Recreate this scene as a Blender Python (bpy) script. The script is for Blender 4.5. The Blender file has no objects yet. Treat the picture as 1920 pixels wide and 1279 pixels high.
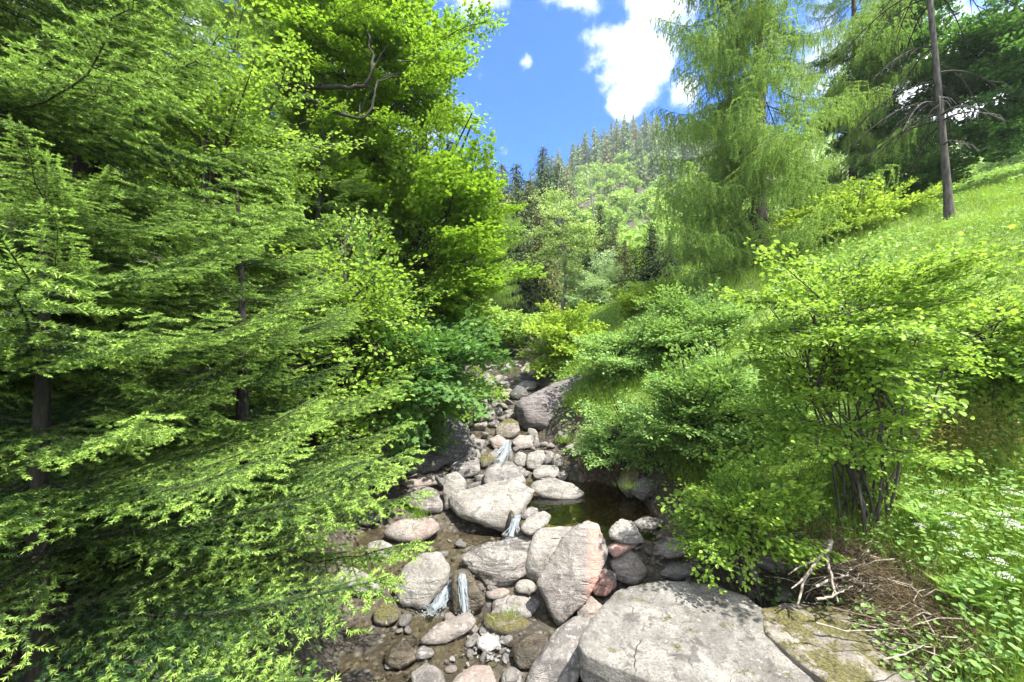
import bpy, bmesh, math, random
import numpy as np
from mathutils import Vector, Matrix, Euler, noise as mnoise
R = math.radians
random.seed(7); rng = np.random.default_rng(7)
S = bpy.context.scene
COL = S.collection

# ------------------------------------------------------------------ camera, world, sun, exposure
EYE = 3.5; F = 773.0; CX = 960.0; CY = 640.0          # focal length in pixels of the 1920 px photograph
cd = bpy.data.cameras.new('camera'); cam = bpy.data.objects.new('camera', cd); COL.objects.link(cam)
cam.location = (0, 0, EYE); cam.rotation_euler = (R(90), 0, 0)
cd.sensor_width = 36; cd.lens = 36*F/1920; cd.clip_start = .05; cd.clip_end = 3000
S.camera = cam
S.view_settings.view_transform = 'Standard'; S.view_settings.look = 'None'
S.view_settings.gamma = 1; S.view_settings.exposure = 2.55

SUN_EL = R(65); SUN_AZ = R(122)      # azimuth clockwise from +Y: high, from the right
W = bpy.data.worlds.new('World'); S.world = W; W.use_nodes = True
nt = W.node_tree; nt.nodes.clear()
def nn(t, typ, **k):
    n = t.nodes.new(typ)
    for a, b in k.items(): setattr(n, a, b)
    return n
def lk(t, a, b): t.links.new(a, b)
sky = nn(nt, 'ShaderNodeTexSky', sky_type='NISHITA', sun_disc=False, sun_elevation=SUN_EL, sun_rotation=SUN_AZ, altitude=1200, air_density=1.0, dust_density=.35, ozone_density=2.2)
hs = nn(nt, 'ShaderNodeHueSaturation'); hs.inputs['Saturation'].default_value = 1.75; hs.inputs['Value'].default_value = .44
lk(nt, sky.outputs[0], hs.inputs['Color'])
tc = nn(nt, 'ShaderNodeTexCoord'); sx = nn(nt, 'ShaderNodeSeparateXYZ'); lk(nt, tc.outputs['Generated'], sx.inputs[0])
def math_n(t, op, a, b=None, c=None, clamp=False):
    n = nn(t, 'ShaderNodeMath', operation=op, use_clamp=clamp)
    for i, v in enumerate((a, b, c)):
        if v is None: continue
        if isinstance(v, (int, float)): n.inputs[i].default_value = v
        else: lk(t, v, n.inputs[i])
    return n.outputs[0]
yy = math_n(nt, 'MAXIMUM', sx.outputs[1], .15)
uu = math_n(nt, 'DIVIDE', sx.outputs[0], yy); vv = math_n(nt, 'DIVIDE', sx.outputs[2], yy)
nz = nn(nt, 'ShaderNodeTexNoise'); nz.inputs['Scale'].default_value = 9; nz.inputs['Detail'].default_value = 9; nz.inputs['Roughness'].default_value = .62
lk(nt, tc.outputs['Generated'], nz.inputs['Vector'])
nz2 = nn(nt, 'ShaderNodeTexNoise'); nz2.inputs['Scale'].default_value = 3.1; nz2.inputs['Detail'].default_value = 4
lk(nt, tc.outputs['Generated'], nz2.inputs['Vector'])
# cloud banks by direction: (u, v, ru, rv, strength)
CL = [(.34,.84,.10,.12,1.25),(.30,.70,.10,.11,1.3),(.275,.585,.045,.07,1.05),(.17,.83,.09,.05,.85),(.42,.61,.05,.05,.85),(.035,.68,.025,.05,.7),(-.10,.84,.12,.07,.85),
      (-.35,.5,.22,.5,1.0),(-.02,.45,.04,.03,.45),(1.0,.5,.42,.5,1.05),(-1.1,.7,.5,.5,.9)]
acc = None
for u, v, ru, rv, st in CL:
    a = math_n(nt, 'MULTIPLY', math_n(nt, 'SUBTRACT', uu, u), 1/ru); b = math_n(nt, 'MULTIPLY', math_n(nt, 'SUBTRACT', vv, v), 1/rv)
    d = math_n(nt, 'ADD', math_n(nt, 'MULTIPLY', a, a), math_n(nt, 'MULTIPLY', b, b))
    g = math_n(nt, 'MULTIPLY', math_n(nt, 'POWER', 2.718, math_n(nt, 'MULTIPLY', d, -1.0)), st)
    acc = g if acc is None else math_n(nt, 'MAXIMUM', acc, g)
back_fill = nn(nt, 'ShaderNodeMapRange', interpolation_type='SMOOTHSTEP'); lk(nt, sx.outputs[1], back_fill.inputs[0]); back_fill.inputs[1].default_value = .35; back_fill.inputs[2].default_value = -.05; back_fill.inputs[3].default_value = 0; back_fill.inputs[4].default_value = 1.15  # unseen bright cloud behind and overhead, added as fill light to lift shadows
acc = math_n(nt, 'MAXIMUM', acc, back_fill.outputs[0])
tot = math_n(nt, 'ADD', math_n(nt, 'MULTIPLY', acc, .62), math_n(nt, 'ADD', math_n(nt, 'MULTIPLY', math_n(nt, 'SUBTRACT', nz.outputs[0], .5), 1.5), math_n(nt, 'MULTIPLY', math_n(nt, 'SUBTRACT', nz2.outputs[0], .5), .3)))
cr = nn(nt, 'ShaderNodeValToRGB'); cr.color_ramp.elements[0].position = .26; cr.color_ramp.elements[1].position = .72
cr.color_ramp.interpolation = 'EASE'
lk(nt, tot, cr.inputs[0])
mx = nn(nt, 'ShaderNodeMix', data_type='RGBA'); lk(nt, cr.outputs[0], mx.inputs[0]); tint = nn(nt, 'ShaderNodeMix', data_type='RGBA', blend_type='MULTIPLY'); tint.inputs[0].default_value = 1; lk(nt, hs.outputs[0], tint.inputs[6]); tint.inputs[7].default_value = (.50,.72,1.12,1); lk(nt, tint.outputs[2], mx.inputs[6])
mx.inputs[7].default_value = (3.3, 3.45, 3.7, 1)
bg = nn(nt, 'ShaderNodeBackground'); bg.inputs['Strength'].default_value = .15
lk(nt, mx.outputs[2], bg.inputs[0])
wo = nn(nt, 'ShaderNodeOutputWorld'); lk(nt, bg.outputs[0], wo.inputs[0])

sl = bpy.data.lights.new('sun', 'SUN'); so = bpy.data.objects.new('sun', sl); COL.objects.link(so)
sl.energy = 2.9; sl.angle = R(.5); sl.color = (1, .955, .87)
sd = Vector((math.sin(SUN_AZ)*math.cos(SUN_EL), math.cos(SUN_AZ)*math.cos(SUN_EL), math.sin(SUN_EL)))
so.rotation_euler = sd.to_track_quat('Z', 'Y').to_euler(); so.location = (20, -20, 60)

# ------------------------------------------------------------------ helpers: geometry
def at(px, py, d): return Vector(((px-CX)/F*d, d, EYE+(CY-py)/F*d))

class Acc:
    def __init__(s): s.v = []; s.n = 0; s.f = {3: [], 4: []}; s.m = {3: [], 4: []}; s.t = []
    def add(s, v, faces, mat=0, tone=0.5):
        v = np.asarray(v, float).reshape(-1, 3); faces = np.asarray(faces, int); k = faces.shape[1]
        s.v.append(v); s.t.append(np.broadcast_to(np.asarray(tone, float), (len(v),)).copy())
        s.f[k].append(faces + s.n); s.m[k].append(np.full(len(faces), mat, int)); s.n += len(v)
    def mesh(s, name, mats, smooth=False):
        me = bpy.data.meshes.new(name)
        v = np.concatenate(s.v); loops = []; tot = []; mi = []
        for k in (3, 4):
            if s.f[k]:
                f = np.concatenate(s.f[k]); loops.append(f.ravel()); tot.append(np.full(len(f), k)); mi.append(np.concatenate(s.m[k]))
        loops = np.concatenate(loops); tot = np.concatenate(tot); mi = np.concatenate(mi)
        st = np.concatenate(([0], np.cumsum(tot)[:-1]))
        me.vertices.add(len(v)); me.vertices.foreach_set('co', v.ravel().astype(np.float32))
        me.loops.add(len(loops)); me.loops.foreach_set('vertex_index', loops.astype(np.int32))
        me.polygons.add(len(tot)); me.polygons.foreach_set('loop_start', st.astype(np.int32))
        me.polygons.foreach_set('material_index', mi.astype(np.int32))
        me.polygons.foreach_set('use_smooth', np.full(len(tot), smooth))
        for m in mats: me.materials.append(m)
        a = me.attributes.new('tone', 'FLOAT', 'POINT'); a.data.foreach_set('value', np.concatenate(s.t).astype(np.float32))
        me.update(calc_edges=True); me.validate()
        return me

def norm(a): return a/np.maximum(np.linalg.norm(a, axis=-1, keepdims=True), 1e-9)
def scatter(acc, tv, tf, P, Fw, Nm, sc, mat, tone):
    """copy template (tv,tf) to points P with forward Fw and normal Nm"""
    P = np.asarray(P, float); Fw = norm(np.asarray(Fw, float)); Nm = np.asarray(Nm, float)
    Sd = norm(np.cross(Nm, Fw)); Nm = np.cross(Fw, Sd); m = len(P); n = len(tv)
    sc = np.asarray(sc, float); sc = np.broadcast_to(sc, (m,)) if sc.ndim < 2 else sc
    s3 = sc[:, None, :] if sc.ndim == 2 else sc[:, None, None]
    tt = np.asarray(tv)[None]*s3
    v = P[:, None, :] + tt[..., 0:1]*Fw[:, None] + tt[..., 1:2]*Sd[:, None] + tt[..., 2:3]*Nm[:, None]
    f = (np.asarray(tf)[None] + (np.arange(m)*n)[:, None, None]).reshape(-1, np.asarray(tf).shape[1])
    acc.add(v.reshape(-1, 3), f, mat, np.repeat(np.broadcast_to(tone, (m,)), n))
def tube(acc, pts, rad, sides=5, mat=0, tone=.5):
    pts = np.asarray(pts, float); n = len(pts); rad = np.broadcast_to(np.asarray(rad, float), (n,))
    t = norm(np.gradient(pts, axis=0)); ref = np.array([0, 0, 1.]) if abs(t[0][2]) < .8 else np.array([1., 0, 0])
    a = norm(np.cross(t, ref)); b = np.cross(t, a); an = np.arange(sides)/sides*2*math.pi
    v = pts[:, None] + rad[:, None, None]*(np.cos(an)[None, :, None]*a[:, None] + np.sin(an)[None, :, None]*b[:, None])
    i = np.arange(n-1)[:, None]*sides; j = np.arange(sides)[None]; k = (j+1) % sides
    f = np.stack([i+j, i+k, i+sides+k, i+sides+j], -1).reshape(-1, 4)
    acc.add(v.reshape(-1, 3), f, mat, tone)
def obj(name, me, parent=None, loc=None, rot=None, sc=None, label=None, cat=None, group=None, kind=None):
    o = bpy.data.objects.new(name, me); COL.objects.link(o)
    if parent is not None: o.parent = parent
    if loc is not None: o.location = loc
    if rot is not None: o.rotation_euler = rot
    if sc is not None: o.scale = (sc, sc, sc) if isinstance(sc, (int, float)) else sc
    if label: o['label'] = label
    if cat: o['category'] = cat
    if group: o['group'] = group
    if kind: o['kind'] = kind
    return o

# ------------------------------------------------------------------ helpers: materials
def newmat(name):
    m = bpy.data.materials.new(name); m.use_nodes = True; t = m.node_tree; t.nodes.clear()
    out = nn(t, 'ShaderNodeOutputMaterial'); return m, t, out
def mixc(t, fac, a, b, typ='MIX'):
    n = nn(t, 'ShaderNodeMix', data_type='RGBA', blend_type=typ)
    for i, v in ((0, fac), (6, a), (7, b)):
        if isinstance(v, (int, float)): n.inputs[i].default_value = v
        elif isinstance(v, tuple): n.inputs[i].default_value = (*v, 1) if len(v) == 3 else v
        else: lk(t, v, n.inputs[i])
    return n.outputs[2]
def noise_n(t, vec, scale, detail=4, rough=.55, dist=0):
    n = nn(t, 'ShaderNodeTexNoise'); n.inputs['Scale'].default_value = scale; n.inputs['Detail'].default_value = detail
    n.inputs['Roughness'].default_value = rough; n.inputs['Distortion'].default_value = dist
    if vec is not None: lk(t, vec, n.inputs['Vector'])
    return n.outputs[0]
def ramp(t, v, lo, hi):
    n = nn(t, 'ShaderNodeMapRange', interpolation_type='SMOOTHSTEP'); lk(t, v, n.inputs[0])
    n.inputs[1].default_value = lo; n.inputs[2].default_value = hi; return n.outputs[0]
def leafmat(name, dark, light, trans, tf=.38, rough=.5, spec=.22):
    m, t, out = newmat(name)
    a = nn(t, 'ShaderNodeAttribute', attribute_name='tone'); oi = nn(t, 'ShaderNodeObjectInfo')
    f = math_n(t, 'ADD', a.outputs['Fac'], math_n(t, 'MULTIPLY', math_n(t, 'SUBTRACT', oi.outputs['Random'], .5), .3), clamp=True)
    c = mixc(t, f, dark, light)
    p = nn(t, 'ShaderNodeBsdfPrincipled'); lk(t, c, p.inputs['Base Color']); p.inputs['Roughness'].default_value = rough
    p.inputs['Specular IOR Level'].default_value = spec
    tr = nn(t, 'ShaderNodeBsdfTranslucent'); lk(t, mixc(t, f, tuple(x*.6 for x in trans), trans), tr.inputs[0])
    ms = nn(t, 'ShaderNodeMixShader'); ms.inputs[0].default_value = tf
    lk(t, p.outputs[0], ms.inputs[1]); lk(t, tr.outputs[0], ms.inputs[2]); lk(t, ms.outputs[0], out.inputs[0]); return m
def barkmat(name, a, b, scale=14):
    m, t, out = newmat(name); tcn = nn(t, 'ShaderNodeTexCoord'); mp = nn(t, 'ShaderNodeMapping'); mp.inputs['Scale'].default_value = (1, 1, .25)
    lk(t, tcn.outputs['Object'], mp.inputs[0]); n = noise_n(t, mp.outputs[0], scale, 6, .7)
    p = nn(t, 'ShaderNodeBsdfPrincipled'); p.inputs['Roughness'].default_value = .9
    lk(t, mixc(t, ramp(t, n, .35, .65), a, b), p.inputs['Base Color'])
    bp = nn(t, 'ShaderNodeBump'); bp.inputs['Strength'].default_value = .7; bp.inputs['Distance'].default_value = .03; lk(t, n, bp.inputs['Height'])
    lk(t, bp.outputs[0], p.inputs['Normal']); lk(t, p.outputs[0], out.inputs[0]); return m

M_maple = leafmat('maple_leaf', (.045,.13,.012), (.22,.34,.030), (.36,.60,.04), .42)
M_mapleD = leafmat('shaded_maple_leaf', (.030,.095,.026), (.12,.23,.05), (.16,.34,.05), .35)  # darker, blue green maple copy with crown shade put into its colour
M_hazel = leafmat('hazel_leaf', (.050,.14,.025), (.27,.40,.055), (.42,.64,.07), .40)
M_alder = leafmat('alder_leaf', (.06,.15,.04), (.24,.37,.10), (.32,.53,.09), .38)
M_birchl = leafmat('birch_leaf', (.20,.33,.08), (.42,.52,.16), (.44,.6,.15), .4)
M_willow = leafmat('willow_leaf', (.20,.33,.14), (.38,.50,.23), (.38,.54,.18), .35)
M_lime = leafmat('young_leaf', (.13,.26,.03), (.36,.48,.06), (.48,.66,.07), .42)
M_spruce = leafmat('spruce_needle', (.012,.045,.018), (.34,.50,.10), (.32,.52,.08), .28, .5, .2)  # dark end paints the shade of the crown interior; light end is new growth
M_larch = leafmat('larch_needle', (.12,.25,.05), (.34,.48,.10), (.42,.62,.10), .38, .55, .15)
M_farcon = leafmat('distant_conifer_needle', (.040,.085,.040), (.20,.27,.09), (.16,.26,.06), .15, .7, .1)
M_olivecon = leafmat('olive_conifer_needle', (.07,.085,.03), (.30,.30,.11), (.28,.32,.10), .2, .7, .1)
M_fardec = leafmat('distant_leaf', (.11,.23,.04), (.38,.50,.10), (.36,.54,.09), .35, .7, .1)
M_grass = leafmat('grass_blade', (.11,.22,.025), (.30,.42,.06), (.34,.50,.05), .38, .6, .15)
M_fern = leafmat('fern_leaf', (.15,.29,.05), (.30,.46,.10), (.32,.54,.08), .38)
M_dry = leafmat('dry_grass', (.09,.07,.04), (.25,.20,.12), (.3,.25,.12), .2, .8, .1)
M_bark = barkmat('grey_bark', (.022,.019,.017), (.085,.075,.065))
M_barkdark = barkmat('dark_bark', (.008,.007,.005), (.030,.026,.018))
M_birch = barkmat('birch_bark', (.06,.055,.05), (.36,.35,.33), 8)
M_twig = barkmat('pale_wood', (.12,.10,.08), (.33,.29,.24), 25)
M_twigbrown = barkmat('brown_twig', (.035,.023,.015), (.11,.075,.05), 25)
def plain(name, c, rough=.7):
    m, t, out = newmat(name); p = nn(t, 'ShaderNodeBsdfPrincipled'); p.inputs['Base Color'].default_value = (*c, 1); p.inputs['Roughness'].default_value = rough
    lk(t, p.outputs[0], out.inputs[0]); return m
M_petal = plain('white_petal', (.8,.8,.78))

def rockmat(name, ca, cb, cc=(.62,.6,.56), moss=0., wet=0., stripes=.5, lich=.5, red=0., bandrot=(.5,.3,0), stripe_at=None):
    ca, cb, cc = (tuple(x*.50 for x in q) for q in (ca, cb, cc))
    m, t, out = newmat(name); tcn = nn(t, 'ShaderNodeTexCoord'); oi = nn(t, 'ShaderNodeObjectInfo')
    ad = nn(t, 'ShaderNodeVectorMath', operation='ADD'); lk(t, tcn.outputs['Object'], ad.inputs[0])
    cm = nn(t, 'ShaderNodeCombineXYZ'); r20 = math_n(t, 'MULTIPLY', oi.outputs['Random'], 37.)
    for i in range(3): lk(t, r20, cm.inputs[i])
    lk(t, cm.outputs[0], ad.inputs[1]); P = ad.outputs[0]
    big = noise_n(t, P, 2.2, 5, .6, .4); fine = noise_n(t, P, 38, 5, .75); mid = noise_n(t, P, 9, 6, .65)
    mp = nn(t, 'ShaderNodeMapping'); mp.inputs['Rotation'].default_value = bandrot; mp.inputs['Scale'].default_value = (1.2, 1.2, 11)
    lk(t, P, mp.inputs[0]); band = noise_n(t, mp.outputs[0], 2.0, 5, .6, .6)
    c = mixc(t, ramp(t, big, .36, .64), ca, cb)
    c = mixc(t, math_n(t, 'MULTIPLY', ramp(t, band, .42, .6), stripes), c, tuple(x*.55 for x in ca))
    c = mixc(t, math_n(t, 'MULTIPLY', ramp(t, mid, .52, .66), lich), c, cc)
    c = mixc(t, math_n(t, 'MULTIPLY', ramp(t, fine, .48, .66), .7), c, tuple(x*.4 for x in ca))
    c = mixc(t, math_n(t, 'MULTIPLY', ramp(t, noise_n(t, P, 4.5, 7, .7, .8), .52, .62), .75), c, tuple(x*.42 for x in ca))
    c = mixc(t, math_n(t, 'MULTIPLY', ramp(t, noise_n(t, P, 17, 3, .5), .62, .70), .7), c, cc)
    if stripe_at is not None:
        so_ = nn(t, 'ShaderNodeSeparateXYZ'); lk(t, tcn.outputs['Object'], so_.inputs[0])
        q = math_n(t, 'ADD', math_n(t, 'SUBTRACT', so_.outputs[0], math_n(t, 'MULTIPLY', so_.outputs[2], .15)), math_n(t, 'MULTIPLY', math_n(t, 'SUBTRACT', mid, .5), .12))
        q = math_n(t, 'ABSOLUTE', math_n(t, 'SUBTRACT', q, stripe_at)); c = mixc(t, math_n(t, 'MULTIPLY', math_n(t, 'SUBTRACT', 1., ramp(t, q, .0, .14), clamp=True), ramp(t, fine, .3, .62)), c, (.50,.22,.17))
    if red:
        rn = noise_n(t, P, 2.6, 4, .6, .3); c = mixc(t, math_n(t, 'MULTIPLY', ramp(t, rn, .47, .60), red), c, (.34,.20,.16))
    vo = nn(t, 'ShaderNodeTexVoronoi', feature='DISTANCE_TO_EDGE'); vo.inputs['Scale'].default_value = 1.7
    dv = nn(t, 'ShaderNodeMix', data_type='RGBA'); dv.inputs[0].default_value = .22; lk(t, mp.outputs[0], dv.inputs[6]); nd = nn(t, 'ShaderNodeTexNoise'); nd.inputs['Scale'].default_value = 3; nd.inputs['Detail'].default_value = 5; lk(t, P, nd.inputs['Vector']); lk(t, nd.outputs[1], dv.inputs[7]); lk(t, dv.outputs[2], vo.inputs['Vector'])
    crk = math_n(t, 'MULTIPLY', math_n(t, 'SUBTRACT', 1., ramp(t, vo.outputs['Distance'], .0, .022)), ramp(t, big, .47, .62)); c = mixc(t, math_n(t, 'MULTIPLY', crk, .5), c, (.03,.026,.02))
    rough = .82
    if moss:
        g = nn(t, 'ShaderNodeNewGeometry'); sz = nn(t, 'ShaderNodeSeparateXYZ'); lk(t, g.outputs['Normal'], sz.inputs[0])
        mn = noise_n(t, P, 3.4, 8, .75); fm = math_n(t, 'MULTIPLY', ramp(t, sz.outputs[2], .2, .8), ramp(t, mn, .60-.2*moss, .66-.2*moss))
        c = mixc(t, fm, c, mixc(t, ramp(t, fine, .4, .6), (.030,.025,.008), (.10,.092,.022)))
    p = nn(t, 'ShaderNodeBsdfPrincipled'); p.inputs['Roughness'].default_value = rough - wet*.6
    lk(t, c, p.inputs['Base Color'])
    h = math_n(t, 'ADD', math_n(t, 'MULTIPLY', fine, .25), math_n(t, 'ADD', math_n(t, 'MULTIPLY', mid, .6), math_n(t, 'MULTIPLY', band, stripes*.55)))
    h = math_n(t, 'SUBTRACT', h, math_n(t, 'MULTIPLY', crk, .3))
    bp = nn(t, 'ShaderNodeBump'); bp.inputs['Strength'].default_value = .8; bp.inputs['Distance'].default_value = .09; lk(t, h, bp.inputs['Height'])
    lk(t, bp.outputs[0], p.inputs['Normal']); lk(t, p.outputs[0], out.inputs[0]); return m
K = {
 'pale': rockmat('pale_gneiss', (.40,.37,.33), (.52,.49,.44)),
 'chalk': rockmat('chalky_rock', (.60,.58,.55), (.72,.70,.67), stripes=.3),
 'grey': rockmat('grey_gneiss', (.27,.25,.235), (.40,.37,.34), stripes=.7),
 'pink': rockmat('pink_gneiss', (.38,.33,.29), (.50,.45,.40), red=.18),
 'red': rockmat('red_stained_rock', (.36,.30,.26), (.47,.42,.37), red=.95, stripes=.3, bandrot=(.1,1.2,.3)),
 'redstripe': rockmat('red_striped_granite', (.36,.32,.29), (.50,.45,.41), stripes=.35, bandrot=(.1,1.2,.3), stripe_at=.17),
 'stripe': rockmat('striped_gneiss', (.30,.27,.25), (.46,.42,.38), stripes=1., bandrot=(.2,.9,.1)),
 'dark': rockmat('dark_lichened_rock', (.10,.095,.09), (.20,.19,.175), (.34,.33,.31), lich=.8),
 'wet': rockmat('wet_brown_rock', (.07,.055,.035), (.17,.13,.08), (.2,.17,.12), wet=.9, lich=.2),
 'moss': rockmat('mossy_rock', (.33,.29,.24), (.43,.38,.33), moss=.72, lich=.3),
 'olive': rockmat('olive_mossy_rock', (.15,.13,.08), (.27,.24,.15), moss=.85, lich=.3),
 'slab': rockmat('fine_grained_slab', (.24,.225,.205), (.46,.435,.39), (.54,.51,.47), moss=.10, stripes=.22, lich=.35),
 'purple': rockmat('purplish_grey_rock', (.23,.20,.195), (.33,.29,.28), (.42,.39,.37), stripes=.8, lich=.45, bandrot=(.3,-.6,.2)),
}

# ------------------------------------------------------------------ terrain
BY = [-40,-5,4.6,5.2,5.7,6.8,7.4,8.6,9.2,11,14,18,24,40,70,105,150,215,300,360,450]
BZ = [-2,-.16,-.13,-.02,.25,.28,.45,.72,.86,1.1,1.6,2.3,3.2,6,12.5,20,45,93,137,150,150]
LY = [-40,3,4.2,5.5,7,8,9,11,14,18,24,40,70]; LX = [-1.5,-1.5,-1.7,-2.3,-2.6,-2.6,-2.0,-1.4,-1.7,-1.5,-1.3,-1,-4]
RY = [-40,3.4,4.7,5.8,7,8,9,11,14,18,24,40,70]; RX = [2.9,3.0,3.0,2.5,2.2,2.15,1.4,.75,.95,1.1,1.3,1.5,4]
_w = np.random.default_rng(3).normal(size=(14, 2)); _ph = np.random.default_rng(4).uniform(0, 6.28, 14)
def wav(x, y, s, k0=0, k1=14):
    r = 0
    for i in range(k0, k1): r = r + np.sin((x*_w[i, 0] + y*_w[i, 1])*s + _ph[i])
    return r/math.sqrt(k1-k0)
def gz(x, y):
    x = np.asarray(x, float); y = np.asarray(y, float)
    z = np.interp(y, BY, BZ)
    sl_ = np.maximum(0, np.interp(y, LY, LX) - x); sr = np.maximum(0, x - np.interp(y, RY, RX))
    far = np.clip((y-90)/120, 0, 1)
    lcap = 60*(1-np.exp(-sl_/60)); rcap = 34*(1-np.exp(-sr/34*1.0))
    z = z + (.55*(1-np.exp(-sl_/.5)) + .52*lcap)*(1-far*.7)
    z = z + (.50*(1-np.exp(-sr/.45)) + .50*rcap)*(1-far*.75)
    rho = (((x-1.2)/.95)**4 + ((y-7.3)/1.15)**4)**.25
    z = z - .48*np.exp(-np.minimum(rho, 3)**4); z = np.maximum(z, .70*np.exp(-((rho-1.28)/.17)**2))
    z = z + .035*wav(x, y, 3.5)*np.exp(-np.abs(y)/40) + .02*wav(x, y, 9, 3)*np.exp(-np.abs(y)/25)
    bank = np.clip((sl_+sr-1)/4, 0, 1); z = z + bank*(.10*wav(x, y, 1.2, 0, 8) + .22*wav(x, y, .35, 5, 12))
    u = x/np.maximum(y, 1); z = z*(1-far) + far*(z*(.68+.36*np.clip((u+.02)/.28, -.5, 1)))
    z = z + np.clip((y-60)/100, 0, 1)*(3.5*wav(x, y, .045, 0, 9) + 1.2*wav(x, y, .13, 2, 10))
    return z
def hit(px, py, dmin=2.5):
    d = np.geomspace(dmin, 500, 6000); x = (px-CX)/F*d; z = EYE+(CY-py)/F*d; g = gz(x, d); g = np.where((np.abs(x-1.2) < 1.1) & (np.abs(d-7.3) < 1.3), np.maximum(g, .56), g)
    k = np.argmax(z <= g); return float(d[k]) if z[k] <= g[k] else 500.
def axis_(a, b, n, p): 
    t = np.linspace(-1, 1, n); s = np.sign(t)*np.abs(t)**p; return np.where(s < 0, -s*a, s*b)
gx = axis_(-420, 420, 440, 3.6)
ty = np.linspace(0, 1, 560); gy = -12 + 18*ty + 474*ty**4.2
X, Y = np.meshgrid(gx, gy); Z = gz(X, Y)
v = np.stack([X, Y, Z], -1).reshape(-1, 3); nx_, ny_ = len(gx), len(gy)
i = (np.arange(ny_-1)[:, None]*nx_ + np.arange(nx_-1)[None]); f = np.stack([i, i+1, i+nx_+1, i+nx_], -1).reshape(-1, 4)
sl_ = np.maximum(0, np.interp(Y, LY, LX) - X); sr_ = np.maximum(0, X - np.interp(Y, RY, RX))
veg = np.clip((sr_-.35)/.6, 0, 1)*np.maximum(np.clip(1.15-(Y-60)/50, .45, 1), np.clip((X/np.maximum(Y, 1)-.6)*6, 0, 1)) + np.clip((sl_-.4)/.6, 0, 1)*.35
A = Acc(); A.add(v, f, 0, veg.ravel())
m, t, out = newmat('ground_cover')
tcn = nn(t, 'ShaderNodeTexCoord'); P = tcn.outputs['Object']; at_ = nn(t, 'ShaderNodeAttribute', attribute_name='tone')
n1 = noise_n(t, P, 1.1, 7, .65); n2 = noise_n(t, P, 14, 6, .7); n3 = noise_n(t, P, .12, 5, .6)
vr = nn(t, 'ShaderNodeTexVoronoi'); vr.inputs['Scale'].default_value = 11; lk(t, P, vr.inputs['Vector'])
grav = mixc(t, ramp(t, vr.outputs['Distance'], .1, .55), mixc(t, vr.outputs['Color'], (.15,.14,.12), (.07,.06,.045)), (.025,.02,.014))
grav = mixc(t, ramp(t, n1, .4, .6), grav, mixc(t, .5, grav, (.09,.075,.045)))
soil = mixc(t, n2, (.02,.017,.010), (.06,.05,.03))
gr = mixc(t, ramp(t, n2, .3, .7), (.05,.10,.015), (.13,.20,.03)); gr = mixc(t, ramp(t, n1, .5, .68), gr, (.17,.22,.04))
gr = mixc(t, math_n(t, 'MULTIPLY', ramp(t, n3, .62, .72), .35), gr, (.18,.16,.08))
c = mixc(t, ramp(t, at_.outputs['Fac'], .02, .3), grav, soil); c = mixc(t, ramp(t, at_.outputs['Fac'], .45, .95), c, gr)
p = nn(t, 'ShaderNodeBsdfPrincipled'); p.inputs['Roughness'].default_value = .85; lk(t, c, p.inputs['Base Color'])
bp = nn(t, 'ShaderNodeBump'); bp.inputs['Strength'].default_value = .8; bp.inputs['Distance'].default_value = .06
lk(t, math_n(t, 'SUBTRACT', n2, math_n(t, 'MULTIPLY', vr.outputs['Distance'], .8)), bp.inputs['Height']); lk(t, bp.outputs[0], p.inputs['Normal'])
lk(t, p.outputs[0], out.inputs[0])
obj('ground', A.mesh('ground', [m], True), kind='structure')

# ------------------------------------------------------------------ water
def watermat(name, tint, rough=.03, bump=.25, scale=9, gloss=1.0):
    m, t, out = newmat(name); tcn = nn(t, 'ShaderNodeTexCoord'); n = noise_n(t, tcn.outputs['Object'], scale, 4, .6, .5)
    bp = nn(t, 'ShaderNodeBump'); bp.inputs['Strength'].default_value = bump; bp.inputs['Distance'].default_value = .05; lk(t, n, bp.inputs['Height'])
    gl = nn(t, 'ShaderNodeBsdfGlossy'); gl.inputs['Roughness'].default_value = rough; lk(t, bp.outputs[0], gl.inputs['Normal']); gl.inputs[0].default_value = (gloss, gloss, gloss, 1)
    tr = nn(t, 'ShaderNodeBsdfTransparent'); tr.inputs[0].default_value = (*tint, 1)
    fr = nn(t, 'ShaderNodeFresnel'); fr.inputs[0].default_value = 1.33; lk(t, bp.outputs[0], fr.inputs['Normal'])
    ms = nn(t, 'ShaderNodeMixShader'); lk(t, math_n(t, 'MULTIPLY', fr.outputs[0], 1.4, clamp=True), ms.inputs[0]); lk(t, tr.outputs[0], ms.inputs[1]); lk(t, gl.outputs[0], ms.inputs[2])
    lk(t, ms.outputs[0], out.inputs[0]); return m
M_pool = watermat('pool_water', (.88,.82,.55), .02, .12, 6)
M_shal = watermat('shallow_water', (.93,.90,.80), .05, .7, 14)
def water(name, x0, x1, y0, y1, z, mat, follow=False):
    xs = np.linspace(x0, x1, 40); ys = np.linspace(y0, y1, 60); X, Y = np.meshgrid(xs, ys)
    Z = np.full_like(X, z) if not follow else np.interp(Y, BY, BZ) + z
    Z = Z + .004*wav(X, Y, 14)
    A = Acc(); i = (np.arange(59)[:, None]*40 + np.arange(39)[None]); f = np.stack([i, i+1, i+41, i+40], -1).reshape(-1, 4)
    if name == 'pool_water': k = ((((X-1.2)/.95)**4 + ((Y-7.3)/1.15)**4)**.25 < 1.24)[:-1, :-1].ravel(); f = f[k]
    A.add(np.stack([X, Y, Z], -1), f); obj(name, A.mesh(name, [mat], True), kind='structure')
water('pool_water', .02, 2.4, 5.93, 8.68, .60, M_pool)
water('stream_water', -2.9, .15, 5.55, 7.3, .315, M_shal)
water('stream_water', -2.4, 1.7, 1.2, 5.3, .01, M_shal)
water('stream_water', -1.8, 1.6, 8.75, 20, .0, M_shal, True)

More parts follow.
